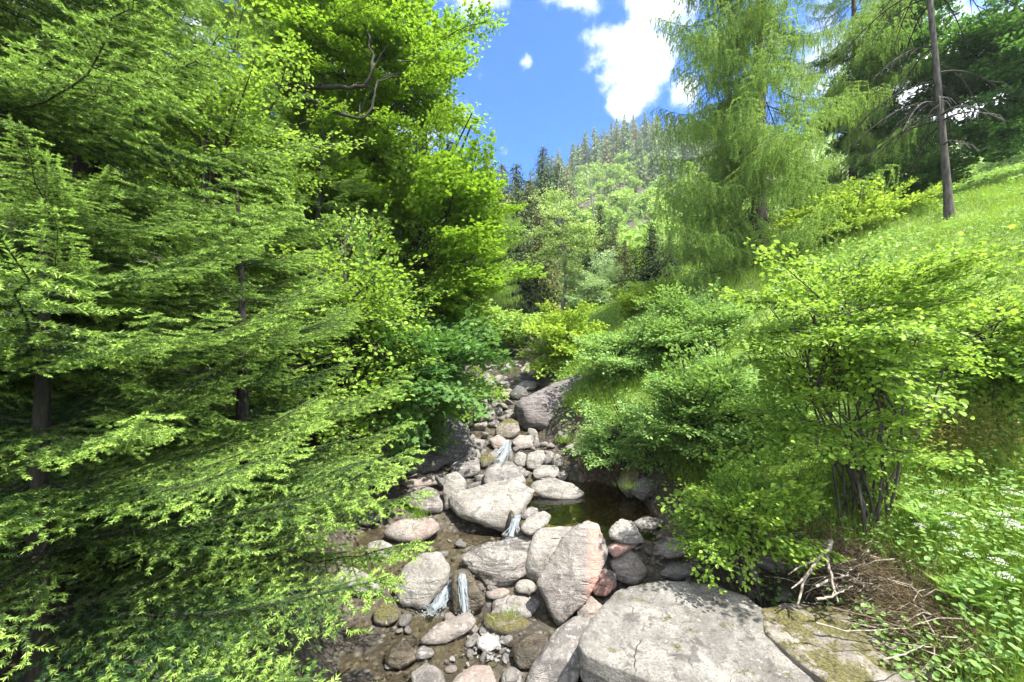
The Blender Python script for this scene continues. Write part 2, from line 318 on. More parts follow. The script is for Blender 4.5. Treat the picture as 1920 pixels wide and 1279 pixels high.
ICO = {}
def ico(n):
    if n not in ICO:
        b = bmesh.new(); bmesh.ops.create_icosphere(b, subdivisions=n, radius=1)
        ICO[n] = (np.array([w.co[:] for w in b.verts]), np.array([[w.index for w in q.verts] for q in b.faces])); b.free()
    return ICO[n]
def foam_mat():
    m, t, out = newmat('foaming_water'); tcn = nn(t, 'ShaderNodeTexCoord'); mp = nn(t, 'ShaderNodeMapping'); mp.inputs['Scale'].default_value = (1, 1, .10)
    lk(t, tcn.outputs['Object'], mp.inputs[0]); n = noise_n(t, mp.outputs[0], 9, 3, .5, .4)
    p = nn(t, 'ShaderNodeBsdfPrincipled'); p.inputs['Base Color'].default_value = (.34,.38,.42,1); p.inputs['Roughness'].default_value = .25
    bp = nn(t, 'ShaderNodeBump'); bp.inputs['Distance'].default_value = .03; lk(t, n, bp.inputs['Height']); lk(t, bp.outputs[0], p.inputs['Normal'])
    tr = nn(t, 'ShaderNodeBsdfTransparent'); tr.inputs[0].default_value = (.8,.82,.8,1); ms = nn(t, 'ShaderNodeMixShader')
    ms.inputs[0].default_value = .42; lk(t, tr.outputs[0], ms.inputs[1]); lk(t, p.outputs[0], ms.inputs[2]); lk(t, ms.outputs[0], out.inputs[0]); return m
M_foam = foam_mat()
def cascade(pts, wid):
    """pts: (px,py,d) down the fall; wid: metres"""
    db = hit(pts[-1][0], pts[-1][1], 3.5)-.17-pts[-1][2]; P = np.array([at(q[0], q[1], q[2]+db) for q in pts]); tt = np.linspace(0, 1, 24); k = np.linspace(0, 1, len(P))
    C = np.stack([np.interp(tt, k, P[:, j]) for j in range(3)], -1); Wd = np.interp(tt, k, wid); A = Acc(); n = 14
    for k in range(64):
        o = rng.uniform(-1, 1); ph = rng.uniform(0, 6.28); t0, t1 = sorted(rng.uniform(0, 1, 2)); t0 *= .5; t1 = max(t1, t0+.35); q = np.clip(np.linspace(t0, t1, 12), 0, 1)
        c = np.stack([np.interp(q, tt, C[:, j]) for j in range(3)], -1); w = np.interp(q, tt, Wd)
        c[:, 0] += o*w/2 + .012*np.sin(q*14+ph); c[:, 1] += o*o*.35*w/2 + rng.uniform(-.02, .02) + .01*np.sin(q*19+ph); c[:, 2] += .008*np.sin(q*23+ph)
        rr = rng.uniform(.0012, .0055)*np.sin(np.linspace(.25, 2.95, 12))+.0012; tube(A, c, rr, 5, 0)
    tube(A, C, Wd*.16, 7, 0)
    V0, F0 = ico(1); nb = 70; sp = rng.normal(size=(nb, 3))*np.array([Wd[-1]*.28, .05, .010]) + C[-1] + np.array([0, -.04, .0]); sz = rng.uniform(.004, .011, nb)
    scatter(A, V0, F0, sp, rng.normal(size=(nb, 3)), np.array([0, 0, 1.])+rng.normal(size=(nb, 3))*.1, np.stack([sz, sz, sz*.5], -1), 0, .5)
    obj('waterfall', A.mesh('waterfall', [M_foam], True), kind='structure')
cascade([(953,826,9.15),(950,838,9.0),(945,855,8.75),(935,870,8.5)], [.14,.2,.4,.7])
cascade([(973,966,6.45),(968,975,6.3),(963,990,6.2),(958,1008,6.1)], [.06,.09,.14,.3])
cascade([(868,1068,5.55),(867,1080,5.2),(868,1110,5.08),(871,1150,4.95)], [.05,.08,.11,.16])
cascade([(838,1080,5.5),(835,1105,5.2),(822,1135,5.05),(808,1146,4.9)], [.08,.14,.22,.36])
if 0: cascade([(1003,1150,4.95),(1000,1165,4.85),(985,1192,4.75)], [.1,.12,.2])

# ------------------------------------------------------------------ rocks
def hull_planes(pts):
    b = bmesh.new()
    for q in pts: b.verts.new(q)
    bmesh.ops.convex_hull(b, input=b.verts[:]); b.normal_update()
    c = np.mean([w.co[:] for w in b.verts if w.link_faces], axis=0); pl = []
    for q in b.faces:
        n = np.array(q.normal); 
        if np.linalg.norm(n) < .5: continue
        d = float(np.dot(n, np.array(q.verts[0].co)-c))
        if d < 0: n, d = -n, -d
        for e in pl:
            if np.dot(e[0], n) > .985 and abs(e[1]-d) < .1*max(d, .05): break
        else: pl.append((n, max(d, .01)))
    b.free(); return c, pl
def chamfer(pl, V, seed, n=9, lo=.80, hi=.95):
    rr = np.random.default_rng(seed+900); N = norm(rr.normal(size=(n, 3)))
    for q in N:
        pl.append((q, float((V@q).max())*rr.uniform(lo, hi)))
    return pl
def rock_shape(c, pl, sub, p, amp, seed, chip=1.):
    D, Fc = ico(sub); N = np.array([q[0] for q in pl]); d = np.array([q[1] for q in pl])
    a = np.maximum(0, D@N.T/d[None]); r = (a**p).sum(1)**(-1/p); V = D*r[:, None]
    size = float(np.mean(r)); off = Vector((seed*3.17 % 50, seed*7.7 % 50, seed*1.3 % 50)); out = V.copy(); st = Vector((.3*math.sin(seed), .5, 1)).normalized()
    for k, q in enumerate(V):
        w = Vector(q)/size; h = mnoise.fractal(w*1.6+off, 1., 2., 4)*amp*.7
        w2 = w + st*(w.dot(st))*2.2; h += (abs(mnoise.noise(w2*2.6+off))-.15)*amp*1.1*chip; h -= max(0, .12-abs(mnoise.noise(w2*1.3+off*2)))*amp*3*chip
        h += mnoise.fractal(w*6+off, .6, 2.1, 4)*amp*.38; h -= max(0, .07-abs(mnoise.noise(w2*3.1+off*3)))*amp*4*chip
        out[k] = q*(1+h)
    return out, Fc
RK = 0
def rock(outline, mat, label, d=None, thick=None, rec=.8, sub=4, p=14, amp=.07, ridge=.5, cat='boulder', name='boulder', group=None, lift=0):
    """outline traced in the photograph, given its own distance, size and thickness"""
    global RK; RK += 1
    o = np.array(outline, float); pymax, pymin = o[:, 1].max(), o[:, 1].min(); pxm = o[o[:, 1] > pymax-.25*(pymax-pymin)][:, 0].mean()
    d0 = (d if (d and d < 3.6) else hit(pxm, pymax-2, 3.5))*.985; wid = (o[:, 0].max()-o[:, 0].min())/F*d0; th = thick or .75*wid
    c2 = o.mean(0); rr = random.Random(RK); pts = []
    for x, y in o:
        fr = (pymax-y)/(pymax-pymin); dd = d0 + th*rec*fr
        pts.append(at(x, y, dd)); xi, yi = c2 + (np.array([x, y])-c2)*rr.uniform(.6, .85); pts.append(at(xi, yi, dd+th*rr.uniform(.45, .7)))
    for s in (-.27, .02, .3):
        x = c2[0]+s*(o[:, 0].max()-o[:, 0].min()); y = pymin + (ridge+rr.uniform(-.06, .06))*(pymax-pymin)
        fr = (pymax-y)/(pymax-pymin); pts.append(at(x, y, d0+th*rec*fr - th*rr.uniform(.12, .22)))
    c, pl = hull_planes(pts); pl = pl if sub == 5 and amp < .04 else chamfer(pl, np.array([list(q) for q in pts])-c, RK, 10 if p > 10 else 3, .80, .96); V, Fc = rock_shape(c, pl, sub, p*(3.6 if p > 10 else 2.2), amp, RK)
    V = V*1.09; A = Acc(); A.add(V, Fc)
    return obj(name, A.mesh(name, [K[mat]], True), loc=Vector(c), label=label, cat=cat, group=group)
def slab(outline, mat, label, z=.68, th=.4, sl=(0, 0), seed=5, amp=.02):
    o = np.array(outline, float); d = (EYE-z)*F/(o[:, 1]-CY); top = np.stack([(o[:, 0]-CX)/F*d, d, np.full(len(d), z)], -1); c = top.mean(0)
    top[:, 2] += (top[:, 0]-c[0])*sl[0] + (top[:, 1]-c[1])*sl[1]
    rr = np.random.default_rng(seed); mid_ = c+(top-c)*rr.uniform(1.0, 1.03, (len(d), 1)) - np.array([0, 0, th*.35]); bot = c+(top-c)*rr.uniform(.84, .95, (len(d), 1)) - np.array([0, 0, th])
    c, pl = hull_planes(np.concatenate([top, mid_, bot])); D, Fc = ico(6); D = norm(D*np.array([1, 1, .30])); N = np.array([q[0] for q in pl]); dd = np.array([q[1] for q in pl])
    V = D*((np.maximum(0, D@N.T/dd[None])**70).sum(1)**(-1/70))[:, None]; off = Vector((seed*3.1, 1.7, 8.2)); st = Vector((.15, .25, 1)).normalized()
    for k, q in enumerate(V):
        w = Vector(q); side = max(0, 1-abs(q[2]-V[:, 2].max())/.06) if False else (1 if q[2] < -.02+.5*(top[:, 2].max()-c[2]) - .02 else 0)
        h = mnoise.fractal(w*1.5+off, 1, 2, 4)*amp*1.6 + mnoise.fractal(w*6+off, .7, 2, 4)*amp*.45
        cr = max(0, .035-abs(mnoise.noise(w*1.1+off*2)))*amp*28
        e = side*(abs(mnoise.noise(Vector((w.x*2, w.y*2, w.z*14))+off))-.3)*.16
        n2 = Vector((q[0], q[1], 0)); n2 = n2.normalized() if n2.length > 1e-4 else n2
        V[k] = np.array(w + Vector((0, 0, 1))*(h-cr) + n2*e)
    A = Acc(); A.add(V, Fc); return obj('slab_rock', A.mesh('slab_rock', [K[mat]], True), loc=Vector(c), label=label, cat='boulder')
# near the camera
slab([(1132,1133),(1152,1107),(1200,1094),(1270,1090),(1330,1094),(1400,1116),(1432,1140),(1440,1180),(1500,1225),(1600,1300),(1560,1400),(1350,1330),(1250,1282),(1150,1246),(1092,1222),(1086,1205),(1108,1183)], 'slab', 'huge flat pale grey slab filling the bottom right, smooth top and dark broken front edge', z=.66, th=.5, seed=5)
slab([(1428,1138),(1470,1128),(1560,1133),(1650,1163),(1700,1193),(1745,1245),(1790,1330),(1640,1365),(1500,1245),(1434,1185)], 'moss', 'flat slab covered in brown and olive moss cushions, right of the huge smooth slab', z=.685, th=.45, seed=9, amp=.03)
if 0: rock([(1128,1135),(1150,1108),(1200,1093),(1270,1090),(1330,1094),(1400,1118),(1440,1142),(1500,1200),(1600,1300),(1400,1325),(1250,1303),(1150,1262),(1090,1232),(1084,1208),(1105,1185)], 'slab', 'huge flat pale grey slab filling the bottom right, smooth top and dark broken front edge', d=3.35, thick=1.15, rec=1.15, sub=5, p=22, amp=.03, ridge=.80)
if 0: rock([(1425,1140),(1470,1128),(1560,1135),(1650,1165),(1700,1195),(1745,1250),(1760,1310),(1600,1320),(1530,1270),(1440,1190)], 'moss', 'flat slab covered in brown and olive moss cushions, right of the huge smooth slab', d=3.2, thick=1.05, rec=1.15, sub=5, p=18, amp=.035, ridge=.8)
rock([(1100,979),(1122,985),(1142,1013),(1137,1040),(1113,1093),(1096,1125),(1080,1157),(1047,1178),(1020,1137),(1011,1090),(1038,1057),(1053,1023),(1080,990)], 'redstripe', 'tall tilted granite slab with a salmon red stripe down its right edge', d=4.75, thick=.5, rec=1.0, sub=5, p=20, amp=.04, ridge=.55)
rock([(1010,994),(1075,990),(1090,1000),(1060,1040),(1020,1092),(983,1082),(990,1040),(998,1012)], 'pale', 'white lichened boulder leaning against the left side of the red striped slab', d=5.3, thick=.55, sub=4, p=18, amp=.05)
rock([(869,1045),(905,1017),(947,1014),(980,1003),(1004,1003),(999,1047),(982,1083),(960,1101),(913,1097),(887,1072)], 'stripe', 'broad striped grey boulder with a hollow dark underside beside the twin water chute', d=5.2, thick=.7, sub=5, p=16, amp=.06)
rock([(795,1040),(823,1038),(841,1065),(837,1093),(815,1120),(793,1145),(755,1138),(740,1100),(762,1062)], 'pale', 'white angular boulder on the left of the small water chute, half under spruce sprays', d=5.05, thick=.6, sub=4, p=16, amp=.06)
rock([(850,1073),(878,1068),(896,1100),(910,1133),(890,1155),(853,1152),(846,1107)], 'wet', 'wet brown rock column with water sliding down its face', d=5.1, thick=.4, sub=4, amp=.05)
rock([(965,1100),(972,1090),(988,1087),(1003,1093),(1005,1103),(998,1113),(980,1115),(968,1110)], 'pale', 'small smooth oval cobble wedged under the white lichened boulder', d=5.0, thick=.22, sub=3, p=8, amp=.03, cat='cobble', name='cobble')
rock([(908,1113),(918,1104),(942,1099),(957,1106),(955,1116),(935,1125),(912,1124)], 'pink', 'flat beige cobble beneath the broad striped boulder', d=5.0, thick=.25, sub=3, p=9, amp=.04, cat='cobble', name='cobble')
rock([(920,1133),(931,1118),(980,1113),(1014,1119),(1016,1140),(990,1158),(950,1155),(923,1152)], 'stripe', 'banded grey boulder with a grass tuft growing at its foot', d=4.9, thick=.5, sub=4)
rock([(909,1153),(947,1150),(990,1162),(995,1177),(963,1201),(930,1192),(912,1178)], 'olive', 'dark banded boulder with yellow moss on its top edge', d=4.7, thick=.45, sub=4)
rock([(786,1203),(822,1171),(878,1151),(895,1160),(880,1184),(835,1207),(803,1210)], 'pink', 'long flat pinkish stone lying in shallow water at the foot of the chute', d=4.55, thick=.4, sub=4, amp=.05)
rock([(960,1213),(985,1190),(1028,1192),(1030,1220),(1003,1254),(970,1254)], 'wet', 'rounded wet boulder with a water film beside the long leaning boulder', d=4.35, thick=.4, sub=4, p=8, amp=.05)
rock([(1078,1160),(1102,1165),(1092,1200),(1090,1237),(1077,1300),(985,1300),(997,1253),(1025,1212),(1043,1183)], 'grey', 'long dark grey leaning boulder with white lichen spots in front of the red striped slab', d=3.95, thick=.75, sub=5, p=12, amp=.05)
rock([(835,1310),(852,1275),(890,1248),(920,1252),(938,1310)], 'pink', 'smooth pink boulder cut off by the bottom edge', d=3.75, thick=.4, sub=4, p=8, amp=.04)
rock([(1143,1050),(1177,1027),(1194,1036),(1214,1073),(1193,1098),(1157,1088)], 'pink', 'blunt pink topped boulder behind the far corner of the huge slab', d=5.05, thick=.35, sub=4)
rock([(1112,1087),(1132,1066),(1152,1076),(1156,1098),(1137,1118),(1110,1115)], 'red', 'small red stained boulder between the tilted slab and the huge slab', d=4.95, thick=.28, sub=4, p=10)
rock([(1136,1027),(1160,1013),(1190,1009),(1196,1023),(1170,1040),(1147,1044)], 'red', 'flat red stained stone on the near rim of the pool', d=5.6, thick=.3, sub=4)
rock([(1141,997),(1165,975),(1187,981),(1209,1017),(1180,1022),(1147,1012)], 'pale', 'white chalky rock with a pointed top on the near rim of the pool', d=5.9, thick=.35, sub=4, amp=.1)
rock([(1186,981),(1211,968),(1243,976),(1230,992),(1197,995)], 'grey', 'smooth grey rounded stone right of the chalky rock', d=6.05, thick=.4, sub=4, p=8)
rock([(1082,1133),(1107,1118),(1128,1137),(1124,1165),(1100,1180),(1084,1160)], 'pink', 'pale pink wedge stone jammed under the tilted red slab', d=4.55, thick=.3, sub=4)
rock([(976,988),(987,972),(1020,959),(1033,969),(1024,987),(995,1004),(977,999)], 'pale', 'beige rounded boulder beside the narrow spout below the pool', d=6.05, thick=.4, sub=4, p=9)
rock([(976,967),(993,951),(1008,952),(1009,963),(990,975),(978,977)], 'grey', 'small grey stone behind the beige rounded boulder at the pool outlet', d=6.35, thick=.3, sub=3)
rock([(843,933),(860,924),(900,918),(940,908),(978,902),(994,922),(987,943),(970,957),(971,980),(953,998),(905,982),(867,968),(848,953)], 'pale', 'largest pale angular boulder in midstream with a broad flat top and dark undercut', d=6.35, thick=1.0, sub=5, p=20, amp=.05, ridge=.62)
rock([(903,892),(915,876),(935,868),(957,868),(972,880),(985,900),(992,918),(955,925),(915,918)], 'grey', 'domed light grey boulder directly behind the largest pale boulder', d=7.5, thick=.8, sub=4, amp=.06)
rock([(837,893),(855,885),(871,897),(872,922),(850,945),(836,958),(831,920)], 'pale', 'upright pale block standing left of the largest pale boulder', d=7.0, thick=.4, sub=4)
rock([(843,876),(868,860),(897,859),(899,888),(870,896),(848,890)], 'grey', 'square grey block between the dark bank boulder and the domed boulder', d=8.0, thick=.5, sub=4)
rock([(760,920),(790,913),(812,918),(830,936),(836,951),(820,964),(785,957),(760,943)], 'stripe', 'striped white boulder at the left waterside under the spruce tips', d=6.8, thick=.7, sub=4)
rock([(750,906),(810,889),(842,893),(826,909),(765,916)], 'pink', 'thin flat ledge stone on the left bank above the striped white boulder', d=7.7, thick=.45, sub=4)
rock([(765,803),(785,784),(815,777),(850,785),(872,800),(876,838),(893,862),(845,872),(797,858),(768,830)], 'dark', 'massive dark bank boulder with a sunlit grey right shoulder, left of the stone run', d=8.9, thick=1.3, sub=5, amp=.06)
rock([(700,862),(720,845),(760,833),(802,842),(840,866),(815,886),(745,890)], 'dark', 'low dark grey boulder below the massive bank boulder', d=8.3, thick=.9, sub=4)
rock([(690,898),(715,888),(745,893),(748,908),(700,918)], 'dark', 'flat black stone at the left edge of the rocks, under the leaves', d=7.6, thick=.6, sub=4)
rock([(715,1002),(747,977),(790,972),(822,975),(828,993),(780,1022),(730,1015)], 'pink', 'low pinkish tilted slab at the left water edge beside a grass tuft', d=6.0, thick=.6, sub=4, amp=.05)
rock([(600,1065),(650,1060),(700,1085),(720,1110),(690,1118),(620,1095)], 'pale', 'pale flat rock glimpsed through the spruce sprays on the left', d=5.5, thick=.5, sub=4)
rock([(991,917),(1007,902),(1039,898),(1074,909),(1100,928),(1075,937),(1045,938),(1003,927)], 'pale', 'long low tapering stone along the far edge of the pool', d=7.55, thick=.5, sub=4, p=10)
rock([(964,776),(970,758),(1005,738),(1042,719),(1083,703),(1100,712),(1092,747),(1060,785),(1035,808),(995,808),(972,792)], 'purple', 'huge purplish grey tilted boulder on the right bank halfway up the stone run', d=10.2, thick=1.6, sub=5, p=18, amp=.045)
rock([(926,812),(938,795),(953,783),(970,787),(974,809),(962,822),(936,822)], 'moss', 'grey rock with a green moss streak at the left foot of the huge purplish boulder', d=9.7, thick=.5, sub=4)
rock([(917,824),(934,816),(952,828),(947,842),(925,841)], 'pink', 'rounded pinkish boulder left of the upper little waterfall', d=9.1, thick=.35, sub=4, p=9)
rock([(958,829),(975,816),(995,821),(1000,838),(972,843)], 'pink', 'rounded beige boulder right of the upper little waterfall', d=9.2, thick=.4, sub=4, p=9)
rock([(963,861),(972,847),(987,853),(985,874),(966,876)], 'pale', 'upright beige stone at the right foot of the upper little waterfall', d=8.6, thick=.25, sub=3, p=10)
rock([(986,864),(992,850),(1018,845),(1023,860),(1007,883),(989,878)], 'pale', 'kite shaped pale boulder with a sharp lower point above the pool', d=8.5, thick=.35, sub=4)
rock([(1016,860),(1030,846),(1040,851),(1032,869),(1020,872)], 'grey', 'small slanted stone touching the right of the kite shaped boulder', d=8.5, thick=.25, sub=3)
rock([(1032,864),(1045,851),(1057,860),(1055,874),(1040,876)], 'pink', 'roundish brownish stone at the right end of the stone pile above the pool', d=8.5, thick=.28, sub=3, p=9)
rock([(996,886),(1015,873),(1046,874),(1048,892),(1025,901),(1002,898)], 'pale', 'smooth egg shaped pale boulder just above the long low pool stone', d=8.0, thick=.45, sub=4, p=8)
rock([(1043,892),(1056,882),(1066,890),(1060,901),(1048,900)], 'grey', 'little grey stone right of the egg shaped boulder', d=8.0, thick=.2, sub=3, p=9)
rock([(899,858),(918,850),(930,862),(915,876),(902,880)], 'olive', 'brown mossy stone left of the upper waterfall foot', d=8.3, thick=.3, sub=3)
rock([(1160,905),(1166,885),(1180,866),(1198,850),(1206,862),(1200,890),(1190,925),(1175,938),(1163,925)], 'olive', 'tall mossy boulder at the right end of the pool under the bushes', d=6.9, thick=.7, sub=4)
rock([(1184,925),(1190,903),(1210,895),(1228,906),(1226,930),(1203,940)], 'dark', 'round dark grey boulder resting in front of the tall mossy boulder', d=6.5, thick=.4, sub=4, p=8)
rock([(1152,815),(1163,797),(1183,791),(1182,815),(1162,826)], 'grey', 'grey pointed stone poking out of the greenery on the right bank', d=9, thick=.4, sub=4)
rock([(1400,1048),(1440,1026),(1480,1022),(1508,1032),(1500,1063),(1443,1075)], 'purple', 'layered grey flat rock under the overhanging front bush', d=4.9, thick=.5, sub=4)
rock([(1565,1050),(1600,1038),(1640,1042),(1638,1066),(1580,1070)], 'olive', 'yellow brown mossy rock at the foot of the hazel stems', d=4.7, thick=.4, sub=4)
rock([(1610,1095),(1640,1085),(1672,1095),(1672,1125),(1630,1132)], 'olive', 'mossy brown rock half buried in dead twigs', d=4.3, thick=.4, sub=4)
rock([(1450,1108),(1470,1096),(1490,1112),(1482,1130),(1456,1128)], 'dark', 'blue grey wedge stone among the driftwood', d=4.5, thick=.25, sub=3)
rock([(1392,1108),(1410,1096),(1440,1108),(1436,1122),(1400,1122)], 'grey', 'flat grey stone above the brown litter edge of the slab', d=4.75, thick=.3, sub=3)
rock([(1830,1232),(1860,1217),(1925,1208),(1975,1240),(1960,1300),(1885,1275)], 'stripe', 'banded grey slab at the bottom right corner', d=3.3, thick=.6, sub=4)
rock([(1880,1198),(1905,1188),(1950,1192),(1950,1212),(1890,1214)], 'olive', 'yellow mossy stone above the corner slab', d=3.6, thick=.4, sub=4)
rock([(905,712),(915,700),(925,712),(930,730),(912,735)], 'pale', 'leaning pale stone at the top left of the stone run', d=15.5, thick=.5, sub=3)
rock([(898,742),(912,728),(932,736),(930,748),(906,750)], 'dark', 'dark boulder near the top of the stone run', d=13.5, thick=.7, sub=3)
rock([(956,738),(970,722),(985,730),(992,742),(975,752),(958,748)], 'dark', 'shadowed dark boulder behind the huge purplish boulder', d=13.8, thick=.7, sub=3)
rock([(968,724),(985,715),(1008,716),(1005,730),(980,735)], 'pale', 'bright flat stone at the head of the stone run', d=15, thick=.7, sub=3)
rock([(975,694),(985,686),(994,692),(992,702),(979,704)], 'pale', 'far white boulder above the head of the stone run', d=18.5, thick=.6, sub=3)

rock([(722,1222),(745,1205),(770,1212),(778,1238),(750,1256),(725,1248)], 'wet', 'dark wet stone at the bottom left of the stream below the long pinkish stone', thick=.35)
rock([(700,1150),(718,1132),(742,1140),(748,1162),(722,1176),(702,1170)], 'olive', 'brown mossy stone left of the long flat pinkish stone', thick=.35)
rock([(778,1222),(793,1212),(812,1218),(815,1232),(795,1238),(780,1234)], 'grey', 'small grey stone just below the long flat pinkish stone', thick=.25, sub=3)
rock([(895,1198),(912,1188),(935,1196),(938,1214),(915,1224),(897,1216)], 'chalk', 'white broken block on the midstream gravel patch', thick=.3, amp=.1)
rock([(772,1262),(800,1246),(828,1256),(832,1290),(776,1295)], 'stripe', 'striped stone at the bottom edge left of the smooth pink boulder', thick=.35)
rock([(942,1262),(958,1250),(978,1262),(980,1295),(940,1295)], 'grey', 'grey stone at the bottom edge between the smooth pink boulder and the leaning boulder', thick=.3, sub=3)
rock([(690,1022),(712,1012),(735,1024),(738,1042),(708,1050),(690,1040)], 'pale', 'pale stone in the shallow water above the white angular boulder', thick=.35)
rock([(655,960),(680,948),(712,955),(718,975),(690,986),(660,980)], 'dark', 'dark stone at the left water edge under the spruce sprays', thick=.4)
rock([(1225,1020),(1250,1008),(1282,1016),(1290,1038),(1258,1048),(1230,1040)], 'pink', 'brownish rock on the gravel bar under the front bush', thick=.35)
rock([(1232,1062),(1262,1052),(1300,1060),(1306,1078),(1266,1088),(1236,1080)], 'grey', 'flat grey rock between the gravel bar and the huge slab', thick=.35)
# cobbles: shared shapes, individuals
CM = []
for s_ in range(10):
    rr = np.random.default_rng(100+s_); pts = rr.normal(size=(11, 3)); pts = norm(pts)*np.array([1, .75, .52])*rr.uniform(.85, 1.1, (11, 1))
    c, pl = hull_planes(pts); V, Fc = rock_shape(c, chamfer(pl, pts-c, s_, 9, .74, .93), 3, 45, .06, 200+s_); CM.append((V, Fc))
CMesh = {}
def cobble_mesh(k, mat):
    if (k, mat) not in CMesh:
        A = Acc(); A.add(*CM[k]); CMesh[(k, mat)] = A.mesh('cobble', [K[mat]], True)
    return CMesh[(k, mat)]
def cobble(x, y, z, s, mat, label, group, name='cobble', cat='cobble', flat=1):
    return obj(name, cobble_mesh(random.randrange(10), mat), loc=(x, y, z), rot=(random.uniform(-.5, .5), random.uniform(-.5, .5), random.uniform(0, 6.28)), sc=(s, s, s*flat), label=label, cat=cat, group=group)
# stone run above the pool: (zoom coordinates of the crop 680..1240 x 660..1000)
UP = [(690,300,48,26),(735,335,50,28),(790,300,55,30),(860,310,40,30),(780,372,60,38),(700,412,64,38),(680,465,36,28),(765,482,58,36),(825,425,52,20),(900,360,52,18),(880,395,42,16),(830,455,36,22),
      (905,222,56,30),(915,275,46,34),(850,345,36,20),(760,440,40,28),(660,345,30,22),(660,500,40,22),(790,545,45,26),(740,585,48,28),(700,560,42,22),(735,615,44,26),(830,700,48,32),(720,660,50,40),(770,655,40,26),(1050,600,45,26),
      (1110,600,40,18),(1170,600,34,16),(1120,810,34,20),(1045,790,40,28),(1000,760,50,30),(940,395,30,18),(880,190,52,16),(960,200,30,18),(640,420,30,20),(860,640,30,20),(1100,640,40,22),(1210,610,34,16),(690,790,40,24),(760,830,60,30),(330,800,30,20),(370,815,34,20),(420,830,36,16),(700,870,60,40)]
def ordn(i, n): return 'leftmost' if i == 0 else 'rightmost' if i == n-1 else ['second','third','fourth','fifth','sixth','seventh','eighth','ninth','tenth','eleventh','twelfth','thirteenth'][i-1]+' from the left'
BANDS = [(0,250,'top'),(250,320,'second highest'),(320,400,'upper middle'),(400,480,'middle'),(480,580,'lower middle'),(580,660,'second lowest'),(660,1000,'bottom')]
for j, (zx, zy, w, h) in enumerate(UP):
    bd = [b for b in BANDS if b[0] <= zy < b[1]][0]; row = sorted(q for q in UP if bd[0] <= q[1] < bd[1]); mt = random.choice(['pale','pale','pink','grey'])
    lab = '%s stone, %s in the %s band of the stone run' % ({'pale': 'pale', 'pink': 'pinkish', 'grey': 'grey'}[mt], ordn(row.index((zx, zy, w, h)), len(row)), bd[2])
    px = 680+zx/3.4286; py = 660+zy/3.4286; d = hit(px, py+h/3.4286*.8); s = w/3.4286/F*d*1.32
    g = float(gz((px-CX)/F*d, d))
    cobble((px-CX)/F*d, d+s*.3, g+s*.32, s, mt, lab, 'stones of the stone run above the pool', 'stone', 'stone', random.uniform(.9, 1.2))
# gravel bar right of the tilted slab: pale shards
random.seed(21)
for j in range(110):
    px = random.uniform(1150, 1330); py = random.uniform(985, 1100)
    if px > 1215+ (py-985)*1.5+40: continue
    if px < 1215 and py > 1025 and random.random() < .8: continue
    d = hit(px, py, 4); s = random.uniform(.03, .085); x = (px-CX)/F*d
    cobble(x, d, float(gz(x, d))+.02+s*.1, s, random.choice(['pale','pale','pale','grey','pink']), 'flat pale shard on the gravel bar right of the red striped slab', 'pale shards on the gravel bar', 'shard', 'stone', .6)
for j in range(150):
    px = random.uniform(735, 980); py = random.uniform(975, 1285)
    d = hit(px, py, 3.2); s = random.uniform(.025, .07) if random.random() < .8 else random.uniform(.07, .12); x = (px-CX)/F*d
    cobble(x, d, float(gz(x, d))+s*.2, s, random.choice(['pale','pink','wet','grey','wet','olive']), 'small stone lying in the shallow brown stream water', 'small stones in the shallow stream', 'pebble', 'stone', .7)
for j in range(46):
    px = random.uniform(735, 1000); py = random.uniform(970, 1280)
    d = hit(px, py, 3.4); s = random.uniform(.07, .15); x = (px-CX)/F*d
    cobble(x, d, float(gz(x, d))+s*.25, s, random.choice(['pale','pink','grey','wet','stripe']), 'fist to head sized stone half sunk in the shallow stream around the boulders', 'half sunk stones in the shallow stream', 'stone', 'stone', .8)
for j in range(70):
    px = random.gauss(915, 28); py = random.gauss(1215, 28)
    d = hit(px, py, 3.4); s = random.uniform(.02, .06); x = (px-CX)/F*d
    cobble(x, d, float(gz(x, d))+.03+s*.3, s, 'chalk', 'white angular shard on the bright gravel patch in midstream', 'white shards in midstream', 'shard', 'stone', .6)
random.seed(5)
for j in range(95):      # chinks between the boulders
    y = random.uniform(8.2, 19); x = random.uniform(np.interp(y, LY, LX)-.3, np.interp(y, RY, RX)+.2); s = random.uniform(.14, .32)
    cobble(x, y, float(gz(x, y))+s*.2, s, random.choice(['pale','grey','pink','pale']), 'small filler stone between the bigger stones of the stone run', 'small filler stones in the stone run', 'stone', 'stone', .8)

# ------------------------------------------------------------------ foliage templates
OV_V = np.array([(0,0,0),(.3,.30,.05),(.72,.30,.03),(1,0,-.08),(.72,-.30,.03),(.3,-.30,.05)]); OV_F = [(0,1,2,3),(0,3,4,5)]
def maple_t():
    V = [(0,0,0)]; Fc = []
    for a, l in ((0,1.),(.85,.85),(-.85,.85),(1.75,.6),(-1.75,.6)):
        ca, sa = math.cos(a), math.sin(a); w = .23; n = len(V)
        for (x, y, z) in ((.55*l, w, .03), (l, 0, -.10), (.55*l, -w, .03)): V.append((.18+x*ca-y*sa-.18*0, x*sa+y*ca, z))
        Fc.append((0, n+2, n+1, n))
    return np.array(V), Fc
MP_V, MP_F = maple_t()
QD_V = np.array([(0,0,0),(.5,.38,.05),(1,0,-.05),(.5,-.38,.05)]); QD_F = [(0,1,2,3)]
ND_V = np.array([(0,-.5,0),(0,.5,0),(1,0,0)]); ND_F = [(0,1,2)]

